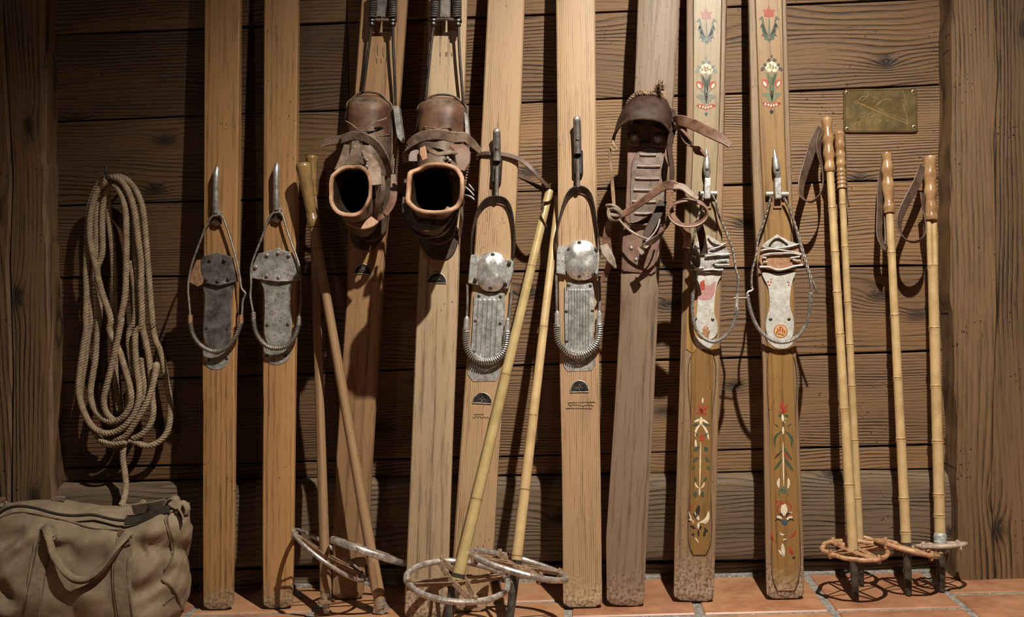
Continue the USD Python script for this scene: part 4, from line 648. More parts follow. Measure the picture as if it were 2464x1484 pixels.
# ------------------------------------------------------------------ brass plate
zp = Z(1880, 180, 3.0925)
pl = thing('brass_plaque', 'engraved brass plaque screwed to the planks at the upper right', 'plaque', Frame(at_y(*zp((738, 262))[0], 0) + [0, -0.004, 0]))
pf = Frame(at_y(*zp((738, 262))[0], 0) + [0, -0.004, 0])
c = pf.xz(zp((462, 105), (1012, 98), (1018, 428), (466, 428)), 0.003); pg = Polygon(c).buffer(-0.008).buffer(0.008, quad_segs=5)
part('plate_body', plate(np.array(pg.exterior.coords)[:-1], 0.003, -0.0025, 0.0012), BRASS, pl)
inr = np.array(pg.buffer(-0.004).exterior.coords)[:-1]; part('raised_rim', tube(np.c_[inr[:, 0], np.full(len(inr), -0.0025), inr[:, 1]], 0.001, 5, closed=True), BRASS, pl)
for q in zp((487, 133), (983, 124), (490, 401), (988, 388)):
    p = pf.P(*q, 0.0025); sw = part('screw', dome((p[0], p[2]), 0.0052, 0.002, 12, y0=-0.0022), BRASSLINE, pl); part('screw_slot', dome((p[0], p[2]), 0.0032, 0.0008, 10, y0=-0.0039), SCREW, sw)
def etch(pts, w): return tube(spline(pf.Ps(zp(*pts), 0.0026), n=max(4, 3 * len(pts))) if len(pts) > 2 else pf.Ps(zp(*pts), 0.0026), w, 5)
part('engraving', [etch(p, w) for p, w in [([(562, 205), (690, 262), (820, 318), (936, 362)], 0.0007), ([(600, 214), (700, 256), (830, 305), (930, 340)], 0.0004), ([(905, 225), (925, 280), (938, 340), (936, 375)], 0.0007), ([(885, 195), (915, 190), (930, 215)], 0.0007), ([(560, 195), (548, 205), (560, 218), (572, 205), (560, 192)], 0.0006), ([(575, 195), (600, 165), (630, 160)], 0.0005), ([(600, 190), (632, 172), (650, 140)], 0.0005), ([(650, 140), (690, 165), (740, 190)], 0.0003), ([(700, 230), (730, 210), (748, 190), (820, 192), (828, 205)], 0.0005), ([(690, 238), (725, 248), (760, 268)], 0.0005), ([(545, 375), (558, 352), (568, 372)], 0.0006), ([(590, 345), (575, 355), (588, 365), (570, 378)], 0.0006), ([(600, 320), (625, 300)], 0.0004), ([(640, 300), (660, 285)], 0.0004), ([(665, 320), (685, 300)], 0.0004), ([(780, 350), (800, 335)], 0.0004), ([(720, 360), (745, 330)], 0.0003), ([(905, 110), (915, 150), (925, 185)], 0.0005)]], BRASSLINE, pl)

# ------------------------------------------------------------------ hook and rope
hk = thing('iron_hook', 'small black iron hook in the wall holding up the rope coil', 'hook', Frame(at_y(262, 424, -0.1) * [1, 0, 1]))
part('hook_shank', tube(spline([(0, 0.012, -0.004), (0, -0.04, -0.006), (0, -0.095, -0.012), (0, -0.108, -0.004), (0, -0.112, 0.012), (0.001, -0.11, 0.02)], step=0.004), 0.0036, 8), BLACKIRON, hk)
part('hook_plate', dome((0, -0.002), 0.009, 0.003, 12, y0=-0.0), BLACKIRON, hk)
za, zb = Z(180, 400, 3.712), Z(180, 760, 3.228)
RL = [ # traced strands: pixel paths, with how far each hangs off the wall
    (za((318, 108, .05), (300, 100, .052), (240, 130, .05), (172, 230, .045), (126, 400, .042), (112, 560, .042), (108, 740, .04), (100, 900, .04), (104, 1150, .04), (100, 1400, .042)) + zb((88, 60, .042), (62, 260, .044), (38, 450, .044), (30, 580, .044), (62, 720, .046), (130, 850, .048), (208, 903, .05), (290, 906, .05), (370, 868, .05), (440, 795, .05), (485, 700, .048), (502, 570, .046), (482, 420, .044), (470, 270, .044), (488, 100, .044)) + za((572, 1450, .044), (592, 1150, .046), (590, 850, .047), (562, 640, .048), (532, 400, .05), (480, 230, .052), (402, 122, .054), (330, 96, .054), (312, 110, .05))),
    (za((300, 150, .035), (252, 190, .03), (212, 290, .026), (190, 430, .022), (188, 600, .02), (192, 800, .02), (212, 1050, .022), (222, 1250, .024), (212, 1420, .026)) + zb((186, 20, .028), (174, 150, .03), (150, 400, .034), (122, 590, .036), (138, 690, .038), (198, 778, .042), (280, 820, .046), (360, 795, .05), (418, 722, .052), (438, 640, .054), (420, 520, .054), (380, 380, .054), (338, 255, .055), (268, 90, .055)) + za((318, 1400, .056), (250, 1150, .056), (192, 920, .055), (150, 740, .054), (132, 600, .053), (140, 440, .052), (180, 270, .05), (235, 170, .05), (300, 120, .05))),
    (za((330, 150, .045), (370, 180, .046), (422, 270, .048), (452, 400, .05), (460, 600, .052), (460, 800, .054), (455, 1000, .056), (440, 1200, .058), (402, 1400, .06)) + zb((362, 20, .062), (338, 150, .064), (308, 290, .064), (270, 450, .06), (234, 590, .056), (226, 690, .052), (262, 775, .046), (300, 805, .042))),
    (za((320, 110, .036), (382, 90, .036), (452, 112, .034), (542, 212, .03), (600, 350, .026), (626, 550, .024), (646, 800, .024), (670, 1100, .024), (692, 1420, .022)) + zb((600, 60, .02), (625, 180, .016), (664, 270, .014), (702, 450, .012), (736, 650, .012), (732, 850, .014), (692, 940, .018), (600, 1003, .024), (520, 1000, .03), (440, 965, .034), (380, 975, .036), (290, 1000, .036), (230, 985, .034), (160, 910, .03), (95, 790, .026), (48, 680, .026), (50, 520, .026), (80, 330, .026), (110, 100, .028)) + za((140, 1380, .028), (130, 1180, .03), (140, 1000, .026), (230, 830, .02), (246, 640, .02), (246, 420, .022), (258, 300, .026), (300, 170, .032))),
    (zb((628, 400, .05), (612, 510, .052), (572, 640, .054), (510, 762, .054), (442, 868, .052), (382, 942, .046), (330, 960, .04), (290, 975, .036))),
    (zb((604, 660, .03), (608, 770, .032), (572, 862, .034), (505, 928, .036), (450, 950, .036))), 
    (zb((604, 690, .028), (592, 480, .034), (562, 250, .036), (524, 80, .038)) + za((600, 1400, .038), (578, 1100, .036), (545, 820, .032), (520, 600, .03), (500, 420, .03), (450, 240, .034), (380, 130, .04), (320, 110, .042))),
    (za((300, 260, .012), (300, 400, .01), (332, 700, .01), (348, 1000, .01), (352, 1300, .012), (352, 1460, .012)) + zb((310, 300, .012), (318, 520, .012), (345, 740, .016))),
    (za((490, 850, .03), (522, 1000, .03), (540, 1200, .03), (520, 1420, .03)) + zb((432, 100, .03), (430, 300, .03), (445, 450, .03), (420, 620, .024), (400, 760, .024), (340, 860, .03))),
    (zb((520, 330, .03), (535, 480, .03), (548, 600, .034), (535, 660, .036))),
    (zb((375, 985, .04), (378, 1010, .042), (372, 1080, .045), (384, 1190, .055), (396, 1300, .07), (388, 1400, .09), (372, 1455, .11), (362, 1468, .125)))]
rp = thing('climbing_rope', 'coiled hemp rope hanging from the black hook above the canvas bag', 'rope', Frame(at_y(262, 430, 0)))
rf = Frame(at_y(262, 430, 0))
def twist(P, R, pitch=0.021): return [tube(helix(P, R * 0.52, pitch, ph, per=7), R * 0.56, 6) for ph in (0, 2.094, 4.189)]
names = ['coil_loop'] * 10 + ['hanging_end']
for nm, L in zip(names, RL):
    P = spline(np.array([rf.P(x, y, h + (0.035 if nm == 'coil_loop' else 0.03 * min(1, max(0, (1200 - y) / 120)))) for x, y, h in L]), step=0.004); part(nm, twist(P, 0.0072), ROPE, rp, smooth=60)
q = [rf.P(*p) for p in zb((632, 375, .085), (628, 450, .085))]; part('rope_knot', tube(spline([q[0] + [0, 0, .006], q[0], (q[0] + q[1]) / 2, q[1], q[1] - [0, 0, .006]], n=12), [0.002, 0.0055, 0.0075, 0.0082, 0.0085, 0.0085, 0.008, 0.0078, 0.0072, 0.0066, 0.006, 0.0055], 10), ROPE, rp)
q = rf.P(*zb((300, 975))[0], 0.075); part('rope_lashing', twist(spline([q + [-.03, -.006, .004], q + [-.01, -.016, .001], q + [.012, -.018, -.003], q + [.03, -.008, -.002], q + [.02, .004, -.01], q + [-.02, .004, -.008]], step=.004), 0.0055), ROPE, rp, smooth=60)
q = rf.P(*zb((362, 1462))[0], 0.125); part('rope_knot', twist(spline([q, q + [.012, -.004, -.004], q + [.03, -.002, -.006], q + [.044, .002, -.001], q + [.048, .006, .006]], step=.003), 0.006), ROPE, rp, smooth=60)

# ------------------------------------------------------------------ poles
def pole_frame(tip, top, ytop, tipy=None):
    A = on_floor(*tip) if tipy is None else at_y(tip[0], tip[1], tipy); B = at_y(top[0], top[1], ytop); return Frame(A, B - A), np.linalg.norm(B - A)
PL = 'old ski poles leaning on the wall'
def pole(label, tip, top, ytop, r0, r1, mat, nodes, grip, gripmat, gprof, ferr, fmat=FERRULE, group=PL, tipy=None, swell=1.14, split=None):
    """tip, top: pixels; r0, r1: shaft radius low and high; nodes, grip, ferr: pixel heights along it."""
    fr, L = pole_frame(tip, top, ytop, tipy); t = thing('ski_pole', label, 'ski pole', fr, group)
    def along(py):  # length along the pole's axis at picture height py
        lo, hi = 0.0, L
        for _ in range(40):
            m = (lo + hi) / 2; w = fr.O + fr.R[:, 2] * m - EYE; y = PY0 - FPX * (w @ UP) / (w @ FWD); lo, hi = (m, hi) if y > py else (lo, m)
        return (lo + hi) / 2
    zf, zg = along(ferr), along(grip) if grip else L
    zs, rs = [zf], [r0]; nz = sorted(along(n) for n in nodes)
    for q in nz:
        for d, k in ((-0.008, 1.0), (-0.004, swell * 0.99), (-0.0015, swell), (0.0, 0.96), (0.0018, swell * 0.97), (0.006, 1.0)): zs.append(q + d); rs.append((r0 + (r1 - r0) * (q - zf) / (zg - zf)) * k)
    zs.append(zg + 0.004); rs.append(r1); o = np.argsort(zs); zs, rs = np.array(zs)[o], np.array(rs)[o]
    if split is None: part('shaft', tube(np.c_[0 * zs, 0 * zs, zs], rs, 16), mat, t)
    else:
        zc_ = along(split); k = zs < zc_; part('shaft', tube(np.c_[0 * zs[k], 0 * zs[k], zs[k]], rs[k], 16), mat, t)
        for s in (-1, 1): part('split_cane', tube([(s * r1 * 0.5, 0, zc_ - 0.01), (s * r1 * 0.52, 0, (zc_ + zg) / 2), (s * r1 * 0.5, 0, zg + 0.004)], r1 * 0.56, 12), mat, t)
    for q in nz: part('node', tube([(0, 0, q - 0.0012), (0, 0, q + 0.001)], [(r0 + (r1 - r0) * (q - zf) / (zg - zf)) * 1.06] * 2, 16), NODE, t)
    part('ferrule', tube([(0, 0, 0.0), (0, 0, 0.004), (0, 0, 0.03), (0, 0, zf - 0.006), (0, 0, zf + 0.012)], [0.0025, r0 * 0.55, r0 * 0.68, r0 * 0.92, r0 * 1.08], 14), fmat, t)
    if grip:
        g = np.array(gprof, float); zz = zg + (L - zg) * g[:, 0]; rr = g[:, 1]
        sm = CubicSpline(zz, rr); u = np.linspace(zz[0], zz[-1], 60); part('grip', tube(np.c_[0 * u, 0 * u, u], np.maximum(sm(u), 0.002), 18), gripmat, t)
    return t, fr, L, along
def ring_on(t, fr, c, half, q, tilt, wire, mat, spokes, smat, name='basket_ring', wob=0.0, flat=1.0, crosslabel=None, hub=0.013, depth=0.0, sp_w=0.008):
    """A basket: ring centre pixel, half width in pixels, how open it looks, and its tilt in the picture (degrees, right side down)."""
    ctr = fr.loc(at_y(c[0], c[1], 0)) * 0
    # centre on the pole's axis depth
    w0 = None; best = None
    for z in np.linspace(0, 0.4, 400):
        p = fr.O + fr.R[:, 2] * z - EYE; y = PY0 - FPX * (p @ UP) / (p @ FWD)
        if best is None or abs(y - c[1]) < best[0]: best = (abs(y - c[1]), z)
    zc0 = best[1]; pc = fr.O + fr.R[:, 2] * zc0; C = at_y(c[0], c[1], pc[1] + depth); sc = (C[1] - EYE[1]) / FPX; R = half * sc
    a = math.radians(tilt); m = math.cos(a) * RIGHT - math.sin(a) * UP; k = math.sin(a) * RIGHT + math.cos(a) * UP; v = (C - EYE) / np.linalg.norm(C - EYE)
    s = q * k + math.sqrt(1 - q * q) * v; s -= s @ m * m; s /= np.linalg.norm(s); nrm = np.cross(m, s)
    th = np.arange(60) / 60 * 2 * np.pi; r = R * (1 + wob * (meshkit.noise(np.stack([np.cos(th) * 3 + 9, np.sin(th) * 3 + R * 99, th * 0], -1)) - 0.5))
    P = np.array([fr.loc(C + m * x + s * y) for x, y in zip(r * np.cos(th), r * np.sin(th))])
    rw = wire * (1 + wob * 2.2 * (meshkit.noise(np.stack([np.cos(th) * 7, np.sin(th) * 7, th * 0 + 4], -1)) - 0.5))
    nl = fr.R.T @ nrm
    part(name, tube(P, rw, 10, closed=True, flat=flat, up=nl), mat, t)
    axisp = np.array([0, 0, zc0]) 
    for g in range(spokes):
        an = math.pi * g / spokes + 0.5; e0 = fr.loc(C + (m * math.cos(an) + s * math.sin(an)) * R); e1 = fr.loc(C - (m * math.cos(an) + s * math.sin(an)) * R)
        side = np.cross(nl, e1 - e0); side /= np.linalg.norm(side)
        for off in (1, -1):
            mid = axisp + side * hub * off; pth = spline([e0 + side * 0.003 * off, e0 * 0.6 + mid * 0.4 + side * 0.003 * off, mid + nl * 0.002 * g, e1 * 0.6 + mid * 0.4 + side * 0.003 * off, e1 + side * 0.003 * off], n=24)
            part('basket_strap', strap(pth, sp_w, 0.0032, nl + side * 0.5), smat, t)
        for e in (e0, e1):
            d = np.cross(nl, e / np.linalg.norm(e)); part('strap_lashing', tube(spline([e + nl * wire * 1.5, e - (e - axisp) * 0.03 + nl * wire * 0.2, e - nl * wire * 1.5, e + (e - axisp) * 0.03 * 0.6, e + nl * wire * 1.4], n=14), wire * 0.55 + 0.0012, 6), smat, t)
    return R
def wrist(t, fr, pts, w, mat, wd=(0, 0, 1), label=None, thick=0.0026, name='wrist_strap'):
    P = spline(np.array([fr.P(x, y, h) for x, y, h in pts]), step=0.006); W = np.array(wd, float)
    if W.ndim == 2: W = np.stack([np.interp(np.linspace(0, 1, len(P)), np.linspace(0, 1, len(W)), W[:, k]) for k in range(3)], 1)
    part(name, strap(P, w, thick, W), mat, t, label=label)
G1 = [(0, .0105), (.04, .0125), (.1, .0125), (.2, .0105), (.3, .0135), (.36, .0135), (.5, .0112), (.6, .014), (.66, .014), (.8, .0115), (.9, .0122), (.97, .0125), (1, .0105)]
G2 = [(0, .0088)] + [x for k in range(5) for x in ((.03 + k * .07, .0118), (.065 + k * .07, .0102))] + [(.42, .012), (.5, .0108), (.58, .0122), (.66, .0108), (.74, .0122), (.84, .0112), (.93, .0126), (.98, .012), (1, .009)]
G3 = [(0, .013), (.05, .0135), (.12, .0138), (.17, .0115), (.3, .0122), (.42, .0148), (.48, .0146), (.6, .0118), (.7, .0145), (.75, .0145), (.85, .0118), (.95, .0128), (1, .0125)]
G4 = [(0, .0150), (.07, .0154), (.12, .0142), (.2, .0138), (.34, .0125), (.42, .0152), (.48, .0146), (.6, .0132), (.72, .0162), (.76, .0156), (.9, .0148), (.97, .0158), (1, .0152)]
z6 = Z(1900, 1080, 3.674)
pA, fA, LA, alA = pole('bamboo pole with a knobbly tan grip and a hanging brown strap, nearest the painted skis', (2060, 1447), (1989, 284), -0.035, 0.0115, 0.0088, BAMBOO, [502, 608, 705, 805, 985, 1167], 414, GRIP, G1, 1335)
wrist(pA, fA, zp((300, 400, .012), (255, 480, .014), (200, 640, .016), (145, 850, .02), (165, 925, .024), (215, 944, .026), (275, 905, .022), (308, 830, .016), (300, 680, .012), (275, 540, .01), (300, 430, .008)), 0.023, STRAPBROWN, [(1, .3, 0.2), (1, .35, 0.2), (.9, .5, 0.2), (.6, .8, 0), (.3, 1, .2), (0.3, 1, 0), (.6, .8, 0), (.7, .7, 0)], label='brown leather wrist strap')
ring_on(pA, fA, z6((580, 893))[0], 78, 0.27, 1, 0.0052, WICKER, 2, WICKER, wob=0.09)
pB, fB, LB, alB = pole('thin bamboo pole with a closely ringed grip, half behind its twin', (2074, 1410), (2019, 316), -0.02, 0.0095, 0.0082, BAMBOO, [493, 595, 728, 830, 930, 1060, 1200], 455, GRIP, G2, 1310)
ring_on(pB, fB, z6((640, 830))[0], 40, 0.35, 6, 0.0045, WICKER, 1, WICKER, wob=0.1)
wrist(pB, fB, zp((470, 440, .002), (482, 640, -.002), (490, 860, 0), (505, 980, .004)), 0.016, STRAPBROWN, (0.2, 1, 0))
pC, fC, LC, alC = pole('bamboo pole with a reddish knobbly grip, between the pale pair and the post', (2187, 1434), (2133, 369), -0.03, 0.0115, 0.0092, BAMBOO, [610, 760, 910, 1057, 1200, 1280], 513, GRIP, G3, 1318)
wrist(pC, fC, zp((770, 640, 0), (742, 760, -.004), (732, 960, -.002), (728, 1120, .002), (742, 1240, .006), (775, 1290, .004), (790, 1180, -.008), (780, 1000, -.012)), 0.022, STRAPBROWN, (0.75, .6, 0))
ring_on(pC, fC, z6((1045, 878))[0], 73, 0.07, 13, 0.0056, WICKER, 2, WICKER, wob=0.08)
pD, fD, LD, alD = pole('split-cane pole with a thick grip and grey basket, touching the right post', (2266, 1425), (2237, 378), -0.045, 0.0125, 0.0118, BAMBOO, [640, 790, 930, 1062, 1190, 1240], 530, GRIP, G4, 1330, split=640)
wrist(pD, fD, zp((1055, 680, .006), (1010, 800, .008), (930, 950, .012), (880, 1080, .016), (890, 1180, .02), (940, 1232, .024), (1010, 1238, .022), (1070, 1180, .016), (1060, 1020, .008), (1050, 880, .004)), 0.023, STRAPBROWN, [(1, .3, 0.2), (1, .35, .3), (.9, .5, .2), (.5, .9, 0), (.3, 1, 0), (.4, 1, 0), (.7, .7, 0)], label='dark brown leather wrist strap')
ring_on(pD, fD, z6((1340, 852))[0], 57, 0.06, -4, 0.005, WICKERGREY, 2, WICKERGREY, wob=0.1)
q = alD(1290); part('whipping', tube([(0, 0, q - .018), (0, 0, q - .012), (0, 0, q - .008), (0, 0, q), (0, 0, q + .004), (0, 0, q + .008)], [.0128, .0148, .0138, .0148, .0136, .0124], 14), PEWTER, pD)
# thick bamboo poles in the middle
pE, fE, LE, alE = pole('thick olive bamboo pole slanting across the light ash ski, ending in an open metal ring', (1063, 1556), (1321, 462), -0.13, 0.0122, 0.0094, BAMBOODARK, [641, 902, 1201], None, None, None, 1395, swell=1.06)
ring_on(pE, fE, (1100.5, 1396), 121, 0.36, 7, 0.0064, RINGMETAL, 2, RAWHIDE, wob=0.05, hub=0.014, sp_w=0.012)
f5 = SKI[5][1]; W5 = lambda x, y, h: f5.O + f5.R @ f5.P(x, y, h); e0 = fE.O + fE.R @ fE.P(1320, 448, 0.013)
SP = spline(np.array([fE.loc(q) for q in [e0 + [0.004, 0.012, 0.004], e0, W5(1285, 412, .012), W5(1245, 381, .008), W5(1200, 370, .006), W5(1166, 369, .005), W5(1150, 372, -.002), W5(1146, 378, -.016), W5(1155, 384, -.029), W5(1200, 402, -.033), W5(1245, 421, -.032), W5(1285, 443, -.014), e0 + [-0.012, 0.004, -0.006], e0 + [-0.002, 0.008, -0.006]]]), step=0.005)
part('wrist_strap', strap(SP, 0.011, 0.0026, (0, 0.15, 1)), DARKLEATHER, pE, label='dark leather strap looped round the ash ski')
wrist(pE, fE, [(1330, 470, 0), (1318, 486, .012), (1306, 488, .016), (1308, 500, .014), (1302, 512, .014), (1306, 528, .012), (1316, 545, .004)], 0.008, DARKLEATHER, (0, 1, 0.3), name='strap_loop')
pF, fF, LF, alF = pole('pale bamboo pole in front of the ski gap, ending in a flat-lying metal ring', (1221, 1538), (1344, 478), -0.1, 0.0112, 0.0085, BAMBOO, [787, 1000, 1178, 1337], None, None, None, 1362, swell=1.06)
ring_on(pF, fF, (1247.5, 1360), 117, 0.14, 15.5, 0.0064, RINGMETAL, 2, RAWHIDE, wob=0.05, hub=0.014, sp_w=0.01)
# brown poles on the left
G7 = [(0, .0125), (.06, .0135), (.14, .0125), (.2, .0105), (.26, .011), (.45, .0125), (.7, .0150), (.88, .0166), (.97, .0172), (1, .0150)]
pG, fG, LG, alG = pole('brown wooden pole crossing in front of the boot ski, with a shiny club-shaped grip', (919, 1478), (729, 394), -0.155, 0.0122, 0.0098, SHAFTWOOD, [600], 546, GRIPDARK, G7, 1455, swell=1.0, fmat=STEEL)
ring_on(pG, fG, (886, 1326), 92, 0.03, 18.6, 0.0042, RINGMETAL, 1, RAWHIDE, flat=1.7, hub=0.015, sp_w=0.014)
q = alG(1385); part('lower_sleeve', tube([(0, 0, alG(1462)), (0, 0, alG(1425)), (0, 0, alG(1424)), (0, 0, alG(1350))], [.0095, .0128, .0138, .0128], 14), SHAFTWOOD, pG)
part('spike', loft([[(-.011, -.003, .028), (.011, -.003, .028), (.011, .003, .028), (-.011, .003, .028)], [(-.018, -.002, .008), (.02, -.002, .008), (.02, .002, .008), (-.018, .002, .008)], [(-.003, -.001, 0), (.003, -.001, 0), (.003, .001, 0), (-.003, .001, 0)]]), STEEL, pG)
pH, fH, LH, alH = pole('brown wooden pole behind the crossing one, with a narrower shiny grip', (786, 1479), (750, 376), -0.05, 0.0112, 0.009, SHAFTWOOD, [620], 472, GRIPDARK, [(x, r * 0.8) for x, r in G7], 1440, swell=1.0, fmat=STEEL)
ring_on(pH, fH, (791, 1335), 102, 0.17, 36, 0.0046, RINGMETAL, 1, RAWHIDE, hub=0.013, sp_w=0.012)
part('lower_sleeve', tube([(0, 0, alH(1450)), (0, 0, alH(1444)), (0, 0, alH(1442)), (0, 0, alH(1420)), (0, 0, alH(1418)), (0, 0, alH(1345))], [.018, .018, .0105, .0118, .0128, .0118], 14), SHAFTWOOD, pH)
# ------------------------------------------------------------------ leather boots in the front-throw bindings of skis 3 and 4
def boot(key, label, toe, heel, opening, rim, wt=0.047, hI=0.08, shaft=0.185, lean=0.0, seed=0, square=2.3):
    """toe, heel: pixels of the sole's two ends; opening: pixel centre of the shaft's mouth, rim: its half sizes (m)."""
    t0, fr, _ = SKI[key]; t = thing('leather_boot', label, 'boot', fr, 'old leather boots fixed in the ski bindings')
    T, Hh = fr.P(*toe, 0.02), fr.P(*heel, 0.02); zt, zh = T[2], Hh[2]; Lb = zt - zh
    cx = lambda z: T[0] + (Hh[0] - T[0]) * (zt - z) / Lb
    O = fr.P(*opening, shaft); zI = zh + Lb * 0.46; d = zI - zh - 0.004; base = 0.012; n = 40; a = np.arange(n) / n * 2 * np.pi
    def D(z, w, h, ex):  # foot section standing on the sole
        c, s = np.cos(a), np.sin(a); x = np.sign(c) * np.abs(c) ** 0.85 * w; y = np.where(s > 0, np.abs(s) ** 0.8 * h, -np.abs(s) ** 0.5 * 0.004); return np.stack([cx(z) + x, -base - y, np.full(n, z)], 1)
    R = []
    for k, s in enumerate(np.linspace(0, 1, 16)):
        z = zt - 0.004 - (zt - 0.004 - zI) * s ** 1.15; q = z_ = (zt - z) / (zt - zI)
        w = wt * min(1, (max(q, 0.0) * 7.5 + 0.02) ** 0.42) * (1 - 0.1 * max(0, q - 0.55)); h = hI * (min(1, (q * 6 + 0.02) ** 0.55) * (0.66 + 0.34 * q ** 1.5)) * (1 - 0.06 * math.exp(-((q - 0.5) / 0.09) ** 2))
        R.append(D(z, w, h, 0))
    P0 = np.array([cx(zI), -base - hI, zI]); wI = wt * 0.93
    for th in np.linspace(0.12, 1, 9) * math.pi / 2:
        p = 4.0; r = 1 / ((math.cos(th) / (hI + 0.0)) ** p + (math.sin(th) / d) ** p) ** (1 / p); o = np.array([0, math.cos(th), -math.sin(th)])
        w = wI * (1 - 0.16 * math.sin(th)); c, s = np.cos(a), np.sin(a); f = (1 - np.sign(s) * np.abs(s) ** 0.8) / 2
        ring = P0 + np.stack([np.sign(c) * np.abs(c) ** 0.8 * w, 0 * a, 0 * a], 1) + (f * r)[:, None] * o; ring[:, 0] += (Hh[0] - P0[0]) * math.sin(th) * 0.6; R.append(ring)
    last = R[-1]; c0 = last.mean(0); c, s = np.cos(a), np.sin(a)
    mouth = np.stack([O[0] + rim[0] * np.sign(c) * np.abs(c) ** (2 / square), 0 * a - shaft, O[2] + rim[1] * np.sign(s) * np.abs(s) ** (2 / square)], 1)
    wav = meshkit.noise(np.stack([c * 2 + seed, s * 2, a * 0], -1)) - 0.5; mouth[:, 1] -= 0.014 * wav + 0.012 * (s > 0.3) * (-s); mouth[:, [0, 2]] += (mouth[:, [0, 2]] - [O[0], O[2]]) * 0.05 * wav[:, None]
    for q in np.linspace(0.14, 1, 9):
        e = q ** 0.9; ring = last * (1 - e) + mouth * e; bulge = 1 - 0.1 * math.sin(q * math.pi); m = ring.mean(0); ring[:, [0, 2]] = m[[0, 2]] + (ring[:, [0, 2]] - m[[0, 2]]) * bulge; R.append(ring)
    R = np.array(R)
    V = R.reshape(-1, 3); nz = meshkit.fbm(V * 38 + seed, 3) - 0.5; mid = R.mean(1, keepdims=True); dirn = (R - mid); dirn /= np.maximum(np.linalg.norm(dirn, axis=2, keepdims=True), 1e-6); R = R + dirn * (nz.reshape(R.shape[:2]) * 0.006)[..., None]
    k0 = 25 + 9 - 9
    cap = loft(np.vstack([[R[0] * 0.2 + R[0].mean(0) * 0.8], R]), False); part('upper', cap, LEATHER, t, smooth=60)
    # toe cap: the front of the upper, a hair larger, with a stitched edge
    tc = [np.where(True, r, r) for r in R[:9]]; tc = np.array([m.mean(0) + (m - m.mean(0)) * 1.022 for m in tc]); bow = (np.sin(np.clip(a, 0, np.pi)) * 0.016)[None, :] * np.linspace(0, 1, 9)[:, None] ** 2; tc[:, :, 2] -= bow; part('toe_cap', loft(np.vstack([[tc[0] * 0.2 + tc[0].mean(0) * 0.8], tc]), False), TOELEATHER, t, smooth=60)
    e = tc[-1][1:n // 2]; part('toe_cap_seam', tube(e + [0, -0.0008, 0], 0.0016, 6), LEATHER, t)
    # sole and heel
    out = [(cx(r[0, 2]) + sgn * (np.ptp(r[:, 0]) / 2 + 0.0045), r[0, 2]) for sgn, rr in ((1, R[:16]), (-1, R[:16][::-1])) for r in rr]
    hb = [(Hh[0] + 0.038 * math.cos(q), zh + 0.034 + 0.036 * math.sin(q)) for q in np.linspace(-math.pi, 0, 12)]
    half = [(cx(r[0, 2]) + (np.ptp(r[:, 0]) / 2 + 0.0045), r[0, 2]) for r in R[:16]]; other = [(cx(r[0, 2]) - (np.ptp(r[:, 0]) / 2 + 0.0045), r[0, 2]) for r in R[:16]]
    poly = half + hb[::-1] + other[::-1]; poly[0] = (poly[0][0], poly[0][1] + 0.004); poly[-1] = (poly[-1][0], poly[-1][1] + 0.004)
    part('sole', plate(resample(poly, 0.008), -0.002, -base - 0.0015, 0.0025), SOLE, t)
    pr = np.array(poly[:16] + []); po = np.array(poly[-16:]); wl = np.vstack([pr[::-1], po[::-1]]); part('welt', tube(spline(np.c_[wl[::1, 0], np.full(len(wl), -base - 0.0015), wl[:, 1]], step=0.006), 0.0026, 6), LEATHER, t)
    # collar and dark inside
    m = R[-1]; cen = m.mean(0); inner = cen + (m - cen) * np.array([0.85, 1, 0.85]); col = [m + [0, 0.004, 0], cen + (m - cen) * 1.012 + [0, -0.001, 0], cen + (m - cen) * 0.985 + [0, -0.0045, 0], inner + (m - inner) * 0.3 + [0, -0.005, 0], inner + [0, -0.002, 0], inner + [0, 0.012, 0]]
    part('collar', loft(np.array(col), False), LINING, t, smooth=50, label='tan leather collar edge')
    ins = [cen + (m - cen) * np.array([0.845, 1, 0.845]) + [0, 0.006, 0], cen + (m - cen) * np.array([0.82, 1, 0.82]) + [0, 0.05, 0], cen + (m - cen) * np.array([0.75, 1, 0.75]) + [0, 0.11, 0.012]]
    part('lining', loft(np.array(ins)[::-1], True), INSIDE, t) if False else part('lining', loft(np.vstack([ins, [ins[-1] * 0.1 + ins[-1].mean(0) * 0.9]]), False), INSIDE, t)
    return t, fr, R, cx, zI, zt, zh, O
b3 = boot(3, 'left brown boot with a narrow round top and a strap sticking out to the left', (888, 226), (886, 578), (843, 457), (0.044, 0.056), wt=0.047, shaft=0.19, seed=1)
b4 = boot(4, 'right brown boot with a wide squarish gaping top', (1065, 232), (1052, 585), (1046, 453), (0.059, 0.053), wt=0.05, shaft=0.175, seed=5, square=2.9)
zL, zM, zR, zN = Z(770, 200, 5.3), Z(770, 420, 5.3), Z(960, 200, 5.3), Z(960, 420, 4.945)
tb, fb = b3[0], b3[1]
def band(t, fr, name, pts, w, mat, wd, thick=0.003, label=None, step=0.006):
    P = spline(np.array([fr.P(x, y, h) for x, y, h in pts]), step=step); W = np.array(wd, float)
    if W.ndim == 2: W = np.stack([np.interp(np.linspace(0, 1, len(P)), np.linspace(0, 1, len(W)), W[:, k]) for k in range(3)], 1)
    if np.ndim(w): w = np.interp(np.linspace(0, 1, len(P)), np.linspace(0, 1, len(w)), w)
    return part(name, strap(P, w, thick, W), mat, t, label=label)
band(tb, fb, 'instep_strap', zL((15, 790, .085), (120, 745, .09), (270, 715, .095), (430, 670, .108), (570, 690, .112), (700, 770, .11), (800, 900, .1), (862, 1050, .085), (890, 1200, .06)), [.012, .017, .019, .019, .02, .02, .019, .017, .014], BOOTSTRAP, [(0.15, -.25, 1), (0.2, -.3, 1), (0.5, -.5, .7), (1, -.6, .25)])
